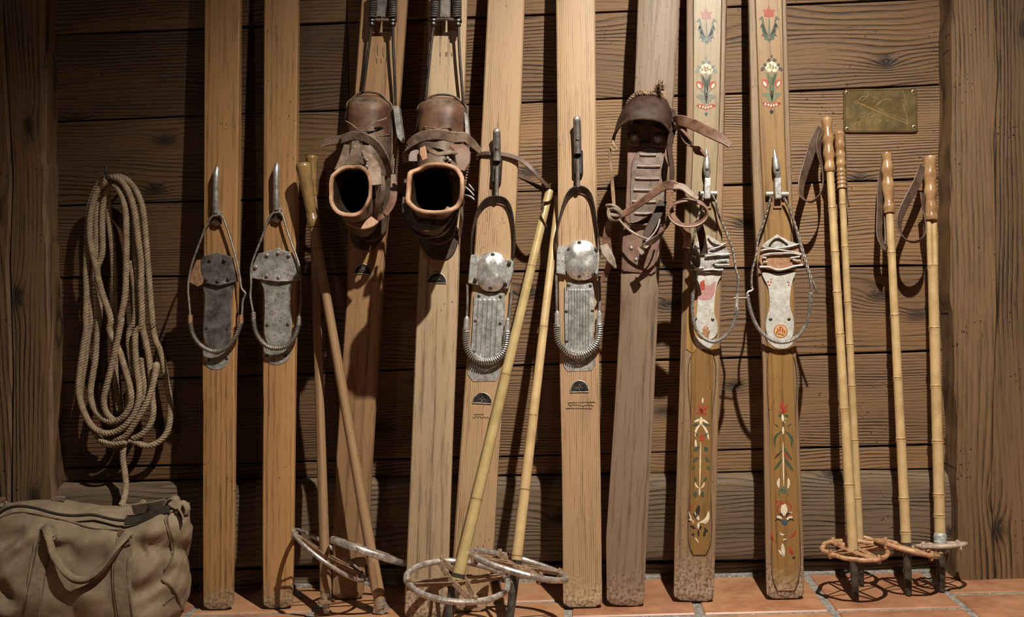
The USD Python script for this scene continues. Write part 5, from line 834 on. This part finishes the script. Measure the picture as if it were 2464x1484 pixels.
q = fb.P(*zL((262, 725))[0], .097); part('strap_hole', dome((q[0], q[2]), .003, .0012, 8, y0=q[1] - .0015), INSIDE, tb)
band(tb, fb, 'shoelace', zL((330, 485, .085), (420, 540, .09), (500, 605, .094), (540, 612, .096)), .004, RAWHIDE, (0, -1, .6)); band(tb, fb, 'shoelace', zL((540, 612, .096), (600, 580, .096), (660, 520, .09), (760, 480, .082), (850, 445, .066)), .004, RAWHIDE, (0, -1, .6)); band(tb, fb, 'shoelace', zL((560, 620, .098), (620, 605, .098), (660, 625, .096)), .004, RAWHIDE, (0, -1, .6))
for p in ((735, 575, .09), (635, 630, .098)):
    q = fb.P(*zL(p)[0]); part('lace_slot', tube([q + [-.007, 0, -.001], q + [.007, -.001, .002]], [.0022, .0028], 8), INSIDE, tb)
for p in ((600, 985, .135), (597, 1062, .155), (300, 1010, .14), (440, 820, .125)):
    q = fb.P(*zL(p)[0]); part('eyelet_hook', dome((q[0], q[2]), .0042, .004, 10, y0=q[1]), STEEL, tb)
band(tb, fb, 'tongue', zL((450, 740, .112), (455, 830, .125), (450, 940, .14), (445, 1040, .165)), [.016, .02, .03, .042], LEATHER, (1, 0, 0), .004)
band(tb, fb, 'front_flap', zL((340, 790, .105), (320, 900, .125), (300, 1000, .145), (240, 1110, .18)), [.012, .018, .024, .02], LEATHER, (1, .4, .2), .004)
band(tb, fb, 'front_flap', zL((560, 860, .105), (640, 980, .125), (690, 1100, .15), (720, 1300, .165)), [.014, .024, .028, .024], BOOTSTRAP, (1, .3, .2), .004)
band(tb, fb, 'back_strap', zM((790, 15, .15), (800, 150, .15), (770, 330, .145), (720, 470, .13), (700, 560, .11)), [.010, .012, .013, .012, .01], LEATHER, (1, .3, 0), .004)
band(tb, fb, 'heel_guard', zM((935, 0, .09), (940, 180, .1), (905, 380, .11), (800, 530, .115), (700, 600, .11)), [.012, .016, .018, .016, .008], REDLEATHER, [(1, .2, 0), (1, 0, 0), (.8, 0, .6), (.2, 0, 1)], .004, label='red-brown leather guard round the heel')
band(tb, fb, 'heel_band', zM((370, 570, .14), (470, 625, .14), (560, 640, .14), (650, 610, .135), (700, 570, .13)), .022, LINING, (0, .5, 1), .004)
q = [fb.P(*p) for p in zL((945, 960, .07), (938, 1060, .07), (932, 1150, .07))]; part('buckle_wire', tube(q, .0016, 6), STEEL, tb)
tb, fb = b4[0], b4[1]
band(tb, fb, 'instep_strap', zR((90, 1010, .06), (80, 870, .075), (140, 770, .09), (270, 690, .1), (430, 655, .108), (580, 665, .11), (720, 690, .108), (840, 690, .098), (905, 740, .085), (960, 790, .075), (1040, 880, .066)), [.012, .014, .018, .021, .022, .022, .022, .022, .02, .017, .01], BOOTSTRAP, [(.6, -.4, .6), (0.1, -.3, 1), (0, -.35, 1), (0, -.35, 1), (.35, -.3, .8)])
band(tb, fb, 'shoelace', zR((330, 560, .09), (420, 570, .094), (520, 585, .095), (600, 570, .094), (650, 570, .09)), .004, RAWHIDE, (0, -1, .6)); band(tb, fb, 'shoelace', zR((335, 580, .09), (440, 600, .095), (530, 600, .096), (640, 605, .09)), .004, RAWHIDE, (0, -1, .6))
for p in ((322, 578, .091), (648, 590, .091)):
    q = fb.P(*zR(p)[0]); part('lace_eyelet', dome((q[0], q[2]), .0045, .0025, 10, y0=q[1] + .001), INSIDE, tb)
band(tb, fb, 'tongue', zR((300, 820, .12), (310, 900, .15), (330, 980, .17)), [.012, .016, .01], LINING, (1, 0, .6), .003); band(tb, fb, 'tongue', zR((300, 815, .12), (400, 855, .13), (510, 905, .135), (640, 880, .125), (770, 910, .11)), [.006, .012, .012, .012, .006], LEATHER, (0, .6, 1), .004)
band(tb, fb, 'front_flap', zR((180, 1000, .13), (190, 900, .125), (250, 870, .12)), [.02, .018, .01], LEATHER, (1, .3, 0), .004)
band(tb, fb, 'front_flap', zR((700, 780, .1), (790, 850, .105), (810, 980, .115), (790, 1120, .13)), [.03, .036, .032, .016], TOELEATHER, (1, .3, 0), .005)
band(tb, fb, 'front_flap', zR((590, 960, .14), (680, 1050, .15), (720, 1150, .16)), [.012, .018, .02], LEATHER, (1, .3, .4), .004)
for p in ((620, 955, .15), (650, 985, .152)):
    q = fb.P(*zR(p)[0]); part('eyelet_hook', dome((q[0], q[2]), .004, .004, 10, y0=q[1]), STEEL, tb)
part('side_stitching', tube(helix(spline(np.array([fb.P(*p) for p in zR((890, 860, .08), (875, 1000, .08), (850, 1150, .08), (830, 1280, .08))]), step=.004), .004, .006, per=8), .002, 5), RAWHIDE, tb)
band(tb, fb, 'heel_band', zN((100, 330, .13), (150, 480, .14), (230, 570, .146), (330, 600, .148), (430, 585, .146), (540, 520, .14), (620, 400, .13)), [.02, .026, .03, .03, .03, .026, .02], LEATHER, [(1, 0, .5), (.3, .3, 1), (0, .35, 1), (-.3, .3, 1), (-1, 0, .5)], .004)
band(tb, fb, 'heel_patch', zN((275, 470, .152), (330, 478, .153), (390, 470, .152)), .008, RAWHIDE, (0, 0, 1), .002); band(tb, fb, 'heel_patch', zN((245, 590, .15), (310, 600, .152), (380, 595, .152)), .02, LEATHER, (0, .3, 1), .003)
band(tb, fb, 'heel_cable', zN((75, 60, .06), (62, 300, .07), (80, 520, .085), (160, 660, .09), (270, 730, .09), (380, 735, .09), (500, 690, .09), (600, 600, .085), (680, 440, .07), (720, 300, .06)), .009, SOLE, (0, .4, 1), .006)
band(tb, fb, 'side_strap', zN((790, 0, .07), (770, 130, .06), (755, 330, .05), (740, 560, .03), (720, 730, .01)), .008, STRAPTAN, (1, .4, 0), .003)
for pts in (((790, 150), (850, 200), (890, 250)), ((830, 115), (890, 190)), ((760, 240), (850, 262), (895, 300))):
    P = [fb.P(*p, .075) for p in zN(*pts)]; part('buckle', tube(spline(P, n=8) if len(P) > 2 else P, .0022, 6), DARKSTEEL, tb)
# the binding irons round the boots
for key, spr, bar, rods, nuts, lev, irons, heelpad in (
    (3, [[(901, -30), (900.5, 0), (899, 22), (897, 44)], [(946.5, -30), (946, 0), (945.5, 22), (945.5, 46)]], [(889, 48), (915, 48), (954, 48)], [[(894, 60), (888, 110), (881, 165), (873, 222)], [(945.5, 60), (947, 130), (950, 190), (952, 254)]], [(895.5, 54), (945.5, 54)], [(919, -30), (918, 10), (914, 40)],
     [[zL((925, 292))[0], zL((1000, 288))[0], zL((1025, 480))[0], zL((1055, 690))[0], zL((1030, 745))[0], zL((980, 690))[0], zL((950, 500))[0]], [zL((345, 295))[0], zL((358, 300))[0], zL((330, 480))[0], zL((310, 490))[0], zL((308, 420))[0]]], zM((395, 690), (420, 890), (520, 965), (640, 975), (740, 900), (810, 760), (815, 640), (600, 700))),
    (4, [[(1050, -30), (1049, 0), (1047, 22), (1045, 45)], [(1099.5, -30), (1100, 0), (1100.3, 22), (1100.5, 46)]], [(1036, 47), (1070, 46), (1110, 48)], [[(1043, 62), (1036, 120), (1029, 190), (1023, 240)], [(1103, 62), (1106, 130), (1111, 200), (1115, 250)]], [(1043, 54), (1102, 55)], [(1070, -30), (1071, 10), (1070, 42)],
     [[(1116, 268), (1124, 275), (1128, 320), (1126, 352), (1120, 345), (1118, 300)], [(1008, 262), (1003, 290), (999, 310), (1001, 318), (1010, 285)]], zN((250, 740), (290, 900), (380, 1000), (450, 1020), (560, 1015), (650, 940), (695, 830), (700, 640), (640, 600), (400, 700)))):
    t, fr, _ = SKI[key]
    for k, p in enumerate(spr):
        P = spline(fr.Ps(p, .03), step=.003); part('tension_spring', tube(helix(P, .0082, .0052, per=12), .0021, 6), DARKSTEEL, t); part('spring_rod', tube(P, .0038, 8), BLACKIRON, t)
    part('spring_crossbar', tube(fr.Ps(bar, .03), .0034, 8), DARKSTEEL, t)
    for p in nuts:
        q = fr.P(*p, .03); part('spring_nut', tube([q + [0, 0, .006], q + [0, 0, .002], q, q + [0, 0, -.006], q + [0, 0, -.010]], [.0085, .0092, .006, .0072, .004], 10), BLACKIRON, t)
    for p in rods: line(t, 'tension_rod', fr, [(x, y, .03 - .012 * i / 3) for i, (x, y) in enumerate(p)], .0032, BLACKIRON, step=.01)
    P = spline(fr.Ps(lev, .03), step=.004); part('front_lever', strap(P, .024, .006, (1, 0, 0)), DARKSTEEL, t)
    for p in irons: outline(t, 'toe_iron', fr, p, .028, .027, DULLSTEEL, .0012)
    outline(t, 'heel_plate', fr, heelpad, .004, .0045, DARKLEATHER if key == 3 else SOLE, .0015, smoothed=True)
# ------------------------------------------------------------------ leather toe harness and slotted footplate of the grey-brown ski
t7, f7, _ = SKI[7]; zh = Z(1420, 180, 2.968); z7 = Z(1450, 560, 7.42)
outline(t7, 'heel_plate', f7, [zh((248, 1000))[0], zh((545, 1000))[0], z7((968, 400))[0], z7((950, 690))[0], z7((870, 745))[0], z7((370, 690))[0], z7((335, 640))[0], z7((350, 150))[0]], .006, .006, BROWNPLATE, .0015)
outline(t7, 'heel_plate_pad', f7, z7((345, 660), (360, 715), (870, 785), (940, 720), (965, 640), (955, 560), (500, 560), (345, 560)), .003, .003, SOLE, .001)
outline(t7, 'foot_plate', f7, zh((268, 480), (545, 490), (545, 760), (538, 1060), (470, 1105), (300, 1090), (248, 1040), (262, 760)), .009, .004, BROWNPLATE, .0015)
outline(t7, 'tread_pad', f7, zh((282, 1060), (288, 760), (298, 620), (330, 555), (378, 525), (425, 517), (475, 525), (515, 555), (538, 625), (532, 850), (515, 1020), (440, 1085)), .0115, .003, GREYPAD, .0015)
for x0, x1, y in ((355, 470, 570), (335, 500, 652), (322, 495, 740), (310, 480, 822), (300, 470, 905), (318, 440, 990), (295, 430, 1066)):
    line(t7, 'tread_ridge', f7, zh((x0, y), ((x0 + x1) / 2, y + 3), (x1, y + 2)), .0034, GREYPAD, .012, flat=0.9); line(t7, 'tread_slot', f7, zh((x0 + 2, y - 9), (x1 - 2, y - 8)), .0016, BLACKIRON, .0117)
for pts in (((268, 340), (385, 365), (372, 420), (350, 505), (300, 508), (270, 490), (262, 420)), ((438, 365), (540, 395), (545, 505), (520, 515), (440, 508), (428, 480))): outline(t7, 'side_flap', f7, zh(*pts), .018, .006, REDLEATHER, .0015)
for p in ((316, 440), (486, 450)):
    q = f7.P(*zh(p)[0], .018); part('bolt', [dome((q[0], q[2]), .0105, .0035, 14, y0=-.018), dome((q[0], q[2]), .0062, .005, 6, y0=-.0205)], DULLSTEEL, t7)
# the toe cap: an arched leather hood over the toe
A, Bc = f7.P(*zh((160, 470))[0], .045), f7.P(*zh((592, 480))[0], .045); top = f7.P(*zh((410, 120))[0], .02)
def hood(u, v):
    """u across (left to right), v from the lower lip up to the pointed top."""
    th = np.pi * u; w = (Bc[0] - A[0]) / 2 * (1 - .36 * v ** 2.4); cxm = (A[0] + Bc[0]) / 2 + ((top[0] + .004) - (A[0] + Bc[0]) / 2) * v; zlip = A[2] + (Bc[2] - A[2]) * u + .045 * np.sin(th)
    z = zlip + (top[2] - zlip) * (v ** .9) * (.72 + .28 * np.sin(th)); hgt = .064 * (1 - .8 * v ** 1.5); x = cxm - np.sign(np.cos(th)) * np.abs(np.cos(th)) ** .8 * w; y = -.004 - np.sin(th) ** .7 * hgt; return np.stack([x, y + .007 * (meshkit.fbm(np.stack([x * 40, y * 0, z * 40], -1), 3, 3) - .5), z], -1)
cap = thicken(grid(hood, 40, 22, flip=True), -.004); part('toe_hood', cap, OXBLOOD, t7, smooth=60, label='dark oxblood leather toe hood')
e = hood(np.linspace(.06, .94, 40), np.full(40, 1.0)) + [0, -.002, .001]; part('hood_cord', [tube(helix(spline(hood(np.linspace(.04, .96, 30), np.full(30, q)) + [0, -.003, 0], step=.003), .0028, .011, ph, per=7), .0024, 5) for q in (.98, .9) for ph in (0, 3.1)], RAWHIDE, t7, smooth=60, label='tan stitched cord along the hood edge')
r = np.random.default_rng(3); q0 = f7.P(*zh((495, 105))[0], .03); part('hood_tuft', [tube([q0 + r.normal(0, .003, 3), q0 + r.normal(0, .005, 3) + [0, -.003, .003], q0 + r.normal(0, .0075, 3) + [0, -.004, .005]], [.0012, .001, .0005], 4) for _ in range(70)], RAWHIDE, t7, kind='stuff')
lip = hood(np.linspace(.03, .97, 40), np.zeros(40)) + [0, -.001, 0]; part('hood_lip', tube(lip, .003, 6), DARKLEATHER, t7)
H7 = lambda name, pts, w, mat, wd, th=.003, label=None: band(t7, f7, name, zh(*pts), w, mat, wd, th, label)
H7('side_strap', ((592, 250, .03), (600, 360, .04), (570, 480, .045), (575, 590, .05), (585, 700, .055), (575, 800, .06)), [.01, .014, .014, .012, .012, .012], OXBLOOD, (1, .4, 0))
H7('side_strap', ((560, 500, .04), (548, 600, .045), (590, 690, .05), (560, 790, .055)), .008, REDLEATHER, (1, .4, 0))
H7('stiff_strap', ((600, 330, .05), (640, 325, .075), (760, 365, .1), (880, 425, .115), (960, 470, .12), (1003, 505, .122)), [.022, .024, .024, .024, .021, .014], REDLEATHER, (-.35, .1, 1), .004, 'reddish leather strap standing out to the right')
H7('buckle_strap', ((600, 365, .05), (640, 385, .055), (700, 480, .06), (770, 540, .06), (830, 580, .055)), [.02, .02, .024, .02, .01], REDLEATHER, (1, .2, -.7), .004)
H7('cross_strap', ((225, 1000, .04), (330, 935, .05), (440, 855, .058), (520, 800, .066), (585, 785, .074), (625, 810, .078)), [.014, .015, .016, .017, .02, .02], REDLEATHER, (.5, -.3, 1), .004)
H7('cross_strap', ((600, 795, .078), (660, 800, .084), (720, 850, .088), (770, 885, .088)), [.018, .016, .014, .01], STRAPTAN, (.6, .3, 1), .004)
cR = zh((700, 985))[0]; ring = []
for k in range(33):
    th = 2 * math.pi * k / 32 + .4; ring.append((700 + 132 * math.cos(th), 985 + 92 * math.sin(th), .085 + .018 * math.sin(th)))
P = np.array([f7.P(*zh(p)[0]) for p in ring[:-1]]); part('ring_strap', strap(P, .03, .0042, (.1, 1, .4), closed=True), REDLEATHER, t7, label='round leather loop')
H7('hanging_strap', ((575, 840, .075), (570, 920, .075), (590, 1000, .078), (640, 1065, .08), (690, 1130, .074), (690, 1230, .06)), [.012, .013, .014, .015, .018, .02], REDLEATHER, (1, .5, 0), .004)
H7('hanging_strap', ((770, 1040, .07), (790, 1120, .062), (805, 1200, .054), (815, 1280, .05)), [.016, .018, .018, .018], OXBLOOD, (1, .3, 0), .004)
H7('thong', ((165, 470, .04), (170, 500, .045), (195, 530, .045), (180, 545, .045), (150, 520, .04), (138, 560, .036), (150, 660, .034), (160, 790, .034), (172, 940, .036)), [.006, .006, .006, .006, .006, .007, .009, .01, .008], RAWHIDE, (1, .6, 0), .003)
q = f7.P(*zh((175, 985))[0], .04); r = np.random.default_rng(11); part('thong_knot', tube(spline([q + [-.018, 0, .014], q + [0, -.012, .012], q + [.014, 0, .0], q + [0, -.014, -.008], q + [-.014, -.002, 0], q + [.002, -.016, .006], q + [.012, -.004, -.012], q + [-.006, -.01, -.016], q + [-.012, 0, .018]], n=60), .0046, 6), STRAPTAN, t7)
H7('lower_strap', ((205, 1030, .045), (260, 1090, .05), (340, 1145, .056), (445, 1182, .058)), [.005, .006, .006, .004], STRAPTAN, (0, .4, 1), .004)
H7('lower_strap', ((565, 1010, .05), (540, 1090, .055), (480, 1160, .06), (400, 1215, .062), (360, 1245, .062)), [.014, .014, .015, .015, .014], DARKLEATHER, (.6, -.2, 1), .004)
H7('strap_end', ((395, 1215, .066), (375, 1245, .067), (350, 1262, .066)), [.02, .022, .02], STRAPTAN, (.7, 0, 1), .004)
H7('lower_strap', ((520, 900, .02), (470, 1020, .03), (420, 1110, .036), (395, 1190, .05)), [.018, .02, .02, .014], OXBLOOD, (1, 0, .4), .003)
H7('strap_buckle', ((500, 1030, .06), (485, 1080, .062), (450, 1140, .064), (400, 1190, .064)), .004, DULLSTEEL, (1, .5, 0), .003)
H7('hanging_strap', ((150, 1020, .035), (130, 1080, .03), (120, 1180, .022), (140, 1290, .016)), [.014, .018, .02, .016], REDLEATHER, (1, .4, 0), .003)
H7('hanging_strap', ((95, 1215, .05), (120, 1270, .056), (155, 1330, .058), (183, 1380, .056)), [.018, .022, .018, .005], STRAPTAN, (1, .1, .5), .004, 'greyed leather strap end')
H7('hanging_strap', ((140, 1290, .045), (135, 1350, .04), (110, 1420, .036), (78, 1482, .034)), [.014, .014, .012, .006], REDLEATHER, (1, .3, .3), .003)
for p in ((328, 1318), (520 - 225, 1235)):
    q = f7.P(*zh(p)[0], .006); part('rivet', dome((q[0], q[2]), .0042, .003, 10, y0=-.0062), STEEL, t7)
# ------------------------------------------------------------------ canvas bag
zg = Z(0, 1180, 4.881)
YF, YZ, YT, YB = -0.335, -0.285, -0.215, -0.125
def heights(y, *pts):
    p = np.array([at_y(*q, y)[[0, 2]] for q in zg(*pts)]); return lambda x: np.interp(x, p[:, 0], p[:, 1])
lipz = heights(YF + .02, (-300, 330), (0, 305), (150, 250), (300, 240), (500, 282), (700, 322), (900, 372), (1100, 430), (1300, 442), (1480, 448), (1600, 412), (1800, 312), (2000, 232), (2080, 222), (2200, 420), (2260, 700))
zipz = heights(YZ, (-300, 290), (0, 262), (100, 205), (230, 182), (350, 192), (500, 225), (650, 268), (800, 290), (950, 290), (1080, 282), (1200, 306), (1350, 340), (1470, 352), (1700, 310), (1900, 225), (2050, 200), (2200, 420))
topz = heights(YT, (-300, 170), (80, 150), (200, 132), (620, 112), (760, 122), (950, 146), (1150, 180), (1400, 182), (1600, 202), (1680, 172), (1800, 124), (1930, 112), (2080, 160), (2180, 380))
XB1 = -0.898; XB0 = -1.72; XS = -0.955
bag = thing('canvas_bag', 'khaki canvas holdall with webbing handles standing on the floor at the lower left', 'bag', Frame((-1.3, -0.22, 0)))
BO = np.array([-1.3, -0.22, 0]); NU, NC = 120, 150
def folds(x, z):
    """Creases of slack cloth: (x, z) on the front, out towards the viewer."""
    g = 0.0
    for (ax, az, bx, bz, w, h) in FOLDS:
        d = np.array([bx - ax, bz - az]); L = np.hypot(*d); d /= L; s = (x - ax) * d[0] + (z - az) * d[1]; c = -(x - ax) * d[1] + (z - az) * d[0]; env = np.clip(s / L, 0, 1) * np.clip(1 - s / L, 0, 1) * 4; env = np.where((s < 0) | (s > L), 0, env) ** 1.0; g = g + h * env * np.exp(-(c / w) ** 2)
    return g
def fold(a, b, w, h): p, q = at_y(*zg(a)[0], YF)[[0, 2]], at_y(*zg(b)[0], YF)[[0, 2]]; return (p[0], p[1], q[0], q[1], w, h)
FOLDS = [fold((0, 860), (480, 400), .018, .012), fold((0, 700), (330, 440), .014, -.01), fold((120, 900), (420, 560), .016, -.006), fold((1620, 1240), (2260, 700), .016, -.022), fold((1600, 1130), (2100, 760), .02, .012), fold((560, 440), (820, 620), .02, .01), fold((830, 640), (1350, 480), .022, .008), fold((1560, 560), (1780, 830), .014, -.007), fold((1650, 420), (1850, 560), .014, .006), fold((1620, 1400), (2060, 1230), .016, -.009), fold((700, 760), (760, 560), .014, -.006), fold((0, 1040), (220, 1380), .018, -.014), fold((0, 1250), (260, 1440), .02, .01), fold((900, 1240), (1300, 1180), .03, .008), fold((1850, 320), (1960, 640), .012, -.007), fold((600, 1180), (300, 1130), .016, .004)]
rings = []; cols = np.r_[np.linspace(XB0, XS - .02, NC - 26), XS - .02 + (XB1 - XS + .02) * np.sin(np.linspace(0, 1, 27)[1:] * math.pi / 2)]
for x in cols:
    e = max(0.0, (x - XS + .02) / (XB1 - XS + .02)); k = math.sqrt(max(0.0, 1 - e ** 2.2)) * .82 + .18 if e > 0 else 1.0
    yc = (YF + YB) / 2 + .02 * e; sag = .006 * math.sin(x * 17)
    zl, zz, zt = float(lipz(x)), float(zipz(x)), float(topz(x))
    pts = [(YB, .012), (YB + .01, .0), ((YF + YB) / 2, .0), (YF + .02, .0), (YF - .004, .022), (YF - .02 + sag, zl * .4), (YF - .008, zl * .78), (YF + .012, zl - .004), (YF + .022, zl), (YF + .034, zl - .012), (YZ, min(zz, zl + .05) - .016), (YZ + .02, zz - .004), (YZ + .045, zz + (zt - zz) * .55), (YT, zt), (YT + .03, zt - .008), (YB - .012, zt * .7), (YB - .004, zt * .3)]
    p = np.array(pts); p[:, 0] = yc + (p[:, 0] - yc) * (k if e > 0 else 1); rings.append(np.c_[np.full(NU, x), spline(p, n=NU, closed=True)])
R = np.array(rings); V = R.reshape(-1, 3)
front = np.clip((-(V[:, 1]) + YZ - .0) / .03, 0, 1); V = V.copy()
V[:, 1] -= front * 1.7 * folds(V[:, 0], V[:, 2]); nz = meshkit.fbm(V * [16, 9, 14], 4, 2) - .5; V[:, 1] -= front * nz * .02; V[:, 2] += (1 - front) * (V[:, 2] > .1) * nz * .012
V[:, 0] += np.clip((V[:, 0] - XS) / .04, 0, 1) * (meshkit.fbm(V * [4, 22, 18], 3, 7) - .5) * .03; V[:, 2] = np.maximum(V[:, 2], 0.001)
zcr = at_y(*zg((2250, 740))[0], -.15)[2]; en = np.clip((V[:, 0] - XS + .015) / .03, 0, 1); zz_ = V[:, 2] - zcr + (V[:, 1] + .15) * .35; V[:, 0] -= en * (.012 * np.exp(-(zz_ / .012) ** 2) - .008 * np.exp(-((zz_ - .035) / .025) ** 2))
V[:, 0] -= np.clip((V[:, 0] + 1.05) / .15, 0, 1) * .055 * np.clip((V[:, 1] + .255) / .12, 0, 1.1) ** 1.3
V[:, 0] -= np.clip((V[:, 0] - XS) / .05, 0, 1) * .035 * np.clip(1 - V[:, 2] / .07, 0, 1) ** 2
R = V.reshape(R.shape); body = part('body', loft(R - BO), CANVAS, bag, smooth=75)
bm = loft(R); BT = np.array(bm.vertices)[np.array(bm.faces)]; E1_, E2_ = BT[:, 1] - BT[:, 0], BT[:, 2] - BT[:, 0]
def bagP(x, y, off=.002):
    """The point of the bag's surface under a pixel, off metres nearer to the viewer."""
    d = ray(x, y); h = np.cross(d, E2_); a = (E1_ * h).sum(1); a = np.where(np.abs(a) < 1e-12, 1e-12, a); s_ = EYE - BT[:, 0]; u = (s_ * h).sum(1) / a; q = np.cross(s_, E1_); v = (q @ d) / a; t = (E2_ * q).sum(1) / a
    ok = (u >= -.01) & (v >= -.01) & (u + v <= 1.01) & (t > .5); tt = t[ok].min() if ok.any() else (YF + .02 - EYE[1]); return EYE + d * (tt - off) - BO
def on_bag(name, pts, mat, w=None, r=None, off=.002, thick=.0022, wd=(1, 0, 0), step=.008, label=None):
    P = spline(np.array([bagP(x, y, off) for x, y in zg(*pts)]), step=step); k = np.ones(5) / 5
    if len(P) > 8: P[2:-2, 1] = np.convolve(P[:, 1], k, 'valid')
    return part(name, strap(P, w, thick, wd) if w else tube(P, r, 6), mat, bag, label=label)
on_bag('webbing_band', [(515, 500), (470, 760), (425, 1000), (385, 1250), (365, 1500)], WEBBING, w=.033); on_bag('webbing_band', [(1475, 560), (1435, 800), (1420, 1000), (1440, 1250), (1475, 1500)], WEBBING, w=.038)
for a in ([(478, 440), (440, 640), (400, 850), (350, 1080), (310, 1280), (292, 1490)], [(572, 590), (565, 760), (530, 960), (500, 1180), (468, 1350), (455, 1490)], [(1400, 640), (1375, 760), (1345, 900), (1340, 1100), (1360, 1300), (1395, 1490)], [(1540, 490), (1545, 620), (1510, 760), (1490, 950), (1505, 1150), (1530, 1330), (1560, 1490)]): on_bag('band_stitching', a, CANVASDARK, r=.0013, off=.0035)
hp = [(530, 420, .008), (575, 560, .012), (615, 700, .018), (680, 840, .022), (770, 955, .024), (880, 1030, .025), (990, 1035, .025), (1110, 975, .024), (1230, 860, .022), (1325, 730, .018), (1420, 600, .012), (1515, 485, .007)]
def handle(dz, off): return spline(np.array([bagP(*zg((x, y + dz))[0], o + off) for x, y, o in hp]), step=.006)
H0 = handle(0, 0); H0[2:-2, 1] = np.convolve(H0[:, 1], np.ones(5) / 5, 'valid'); hd = part('handle', strap(H0, np.r_[np.linspace(.018, .0125, len(H0) // 2), np.linspace(.0125, .02, len(H0) - len(H0) // 2)], .008, (0.1, .75, .8)), WEBBING, bag, label='canvas carrying handle curved down'); part('handle_fold', tube(H0 + [0, .002, -.006], .005, 8), CANVASDARK, hd)
on_bag('handle_patch', [(560, 385), (600, 440), (640, 500), (600, 560)], WEBBING, w=.018, off=.006); on_bag('handle_patch', [(1390, 500), (1440, 520), (1500, 540)], WEBBING, w=.024, off=.004, wd=(0, 0, 1))
for a in ([(470, 570), (520, 555)], [(560, 585), (620, 545), (680, 520)], [(1420, 640), (1530, 630)], [(1425, 600), (1480, 580), (1525, 560)]):
    P = np.array([bagP(*p, .007) for p in zg(*a)]); part('cross_stitching', tube(P if len(P) < 3 else spline(P, n=8), .0014, 6), CANVASDARK, bag)
on_bag('end_seam', [(2075, 225), (2010, 245), (1962, 310), (1962, 400), (2000, 500), (2040, 610), (2042, 720), (2015, 800), (1965, 870), (1930, 930)], CANVASDARK, r=.0026, off=.002); on_bag('end_seam', [(2050, 225), (1985, 250), (1940, 320), (1945, 410), (1985, 520), (2025, 640), (2020, 740)], WEBBING, r=.0018, off=.003)
on_bag('corner_seam', [(1900, 1040), (1950, 1090), (2010, 1130), (2060, 1200), (2100, 1300), (2135, 1420)], CANVASDARK, r=.0026, off=.002)
on_bag('corner_seam', [(2050, 1225), (1990, 1275), (1920, 1345)], CANVASDARK, r=.002, off=.001)
on_bag('lip_seam', [(0, 318), (150, 264), (300, 255), (500, 296), (700, 338), (900, 388), (1100, 446), (1300, 462), (1480, 468)], CANVASDARK, r=.0018, off=.001)
def zipline(name, L, yd, r, mat, flat=1.0): return part(name, tube(spline(np.array([at_y(*p, yd) - BO for p in zg(*L)]), step=.008), r, 8, flat=flat), mat, bag)
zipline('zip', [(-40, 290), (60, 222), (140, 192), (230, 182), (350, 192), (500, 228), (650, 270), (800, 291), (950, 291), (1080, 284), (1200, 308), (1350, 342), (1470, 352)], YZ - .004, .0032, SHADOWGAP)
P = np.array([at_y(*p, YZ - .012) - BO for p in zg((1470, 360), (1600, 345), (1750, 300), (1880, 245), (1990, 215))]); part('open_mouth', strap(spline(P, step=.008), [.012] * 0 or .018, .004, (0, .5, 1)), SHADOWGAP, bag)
def cloth(name, L, yd, w, wd, th=.004, mat=None, label=None): return part(name, strap(spline(np.array([at_y(p[0], p[1], yd) - BO for p in zg(*L)]), step=.005), w, th, wd), mat or WEBBING, bag, label=label)
cloth('strap_loop', [(1560, 215), (1680, 205), (1780, 190), (1880, 170), (1960, 150)], -.262, .026, (0, -.4, 1)); part('strap_slot', tube([at_y(*p, -.268) - BO for p in zg((1768, 160), (1762, 232))], .0042, 8), SHADOWGAP, bag)
cloth('strap_bunch', [(1940, 170), (1990, 105), (2040, 80), (2085, 110), (2070, 170), (2020, 210)], -.27, .016, (.3, 1, .3)); cloth('strap_bunch', [(1990, 190), (2060, 150), (2130, 135), (2185, 165), (2205, 220), (2190, 275)], -.265, .015, (.4, 1, .2)); cloth('strap_bunch', [(2010, 140), (2070, 170), (2100, 200), (2060, 225)], -.285, .018, (.2, .5, 1))
cloth('drawcord', [(2085, 200), (2115, 240), (2140, 290), (2155, 345)], -.292, .005, (1, 0, 0)); cloth('drawcord', [(2085, 205), (2100, 260), (2118, 330), (2130, 420)], -.288, .006, (1, 0, 0), mat=SHADOWGAP)
cloth('back_tab', [(615, 112), (690, 92), (760, 105)], YT - .012, .012, (0, 0, 1)); cloth('strap_bunch', [(-10, 120), (25, 108), (55, 118)], -.25, .012, (.2, 0, 1), mat=RAWHIDE); cloth('drawcord', [(55, 125), (70, 165), (40, 210), (10, 255)], -.255, .008, (1, 0, .3), mat=WEBBING)
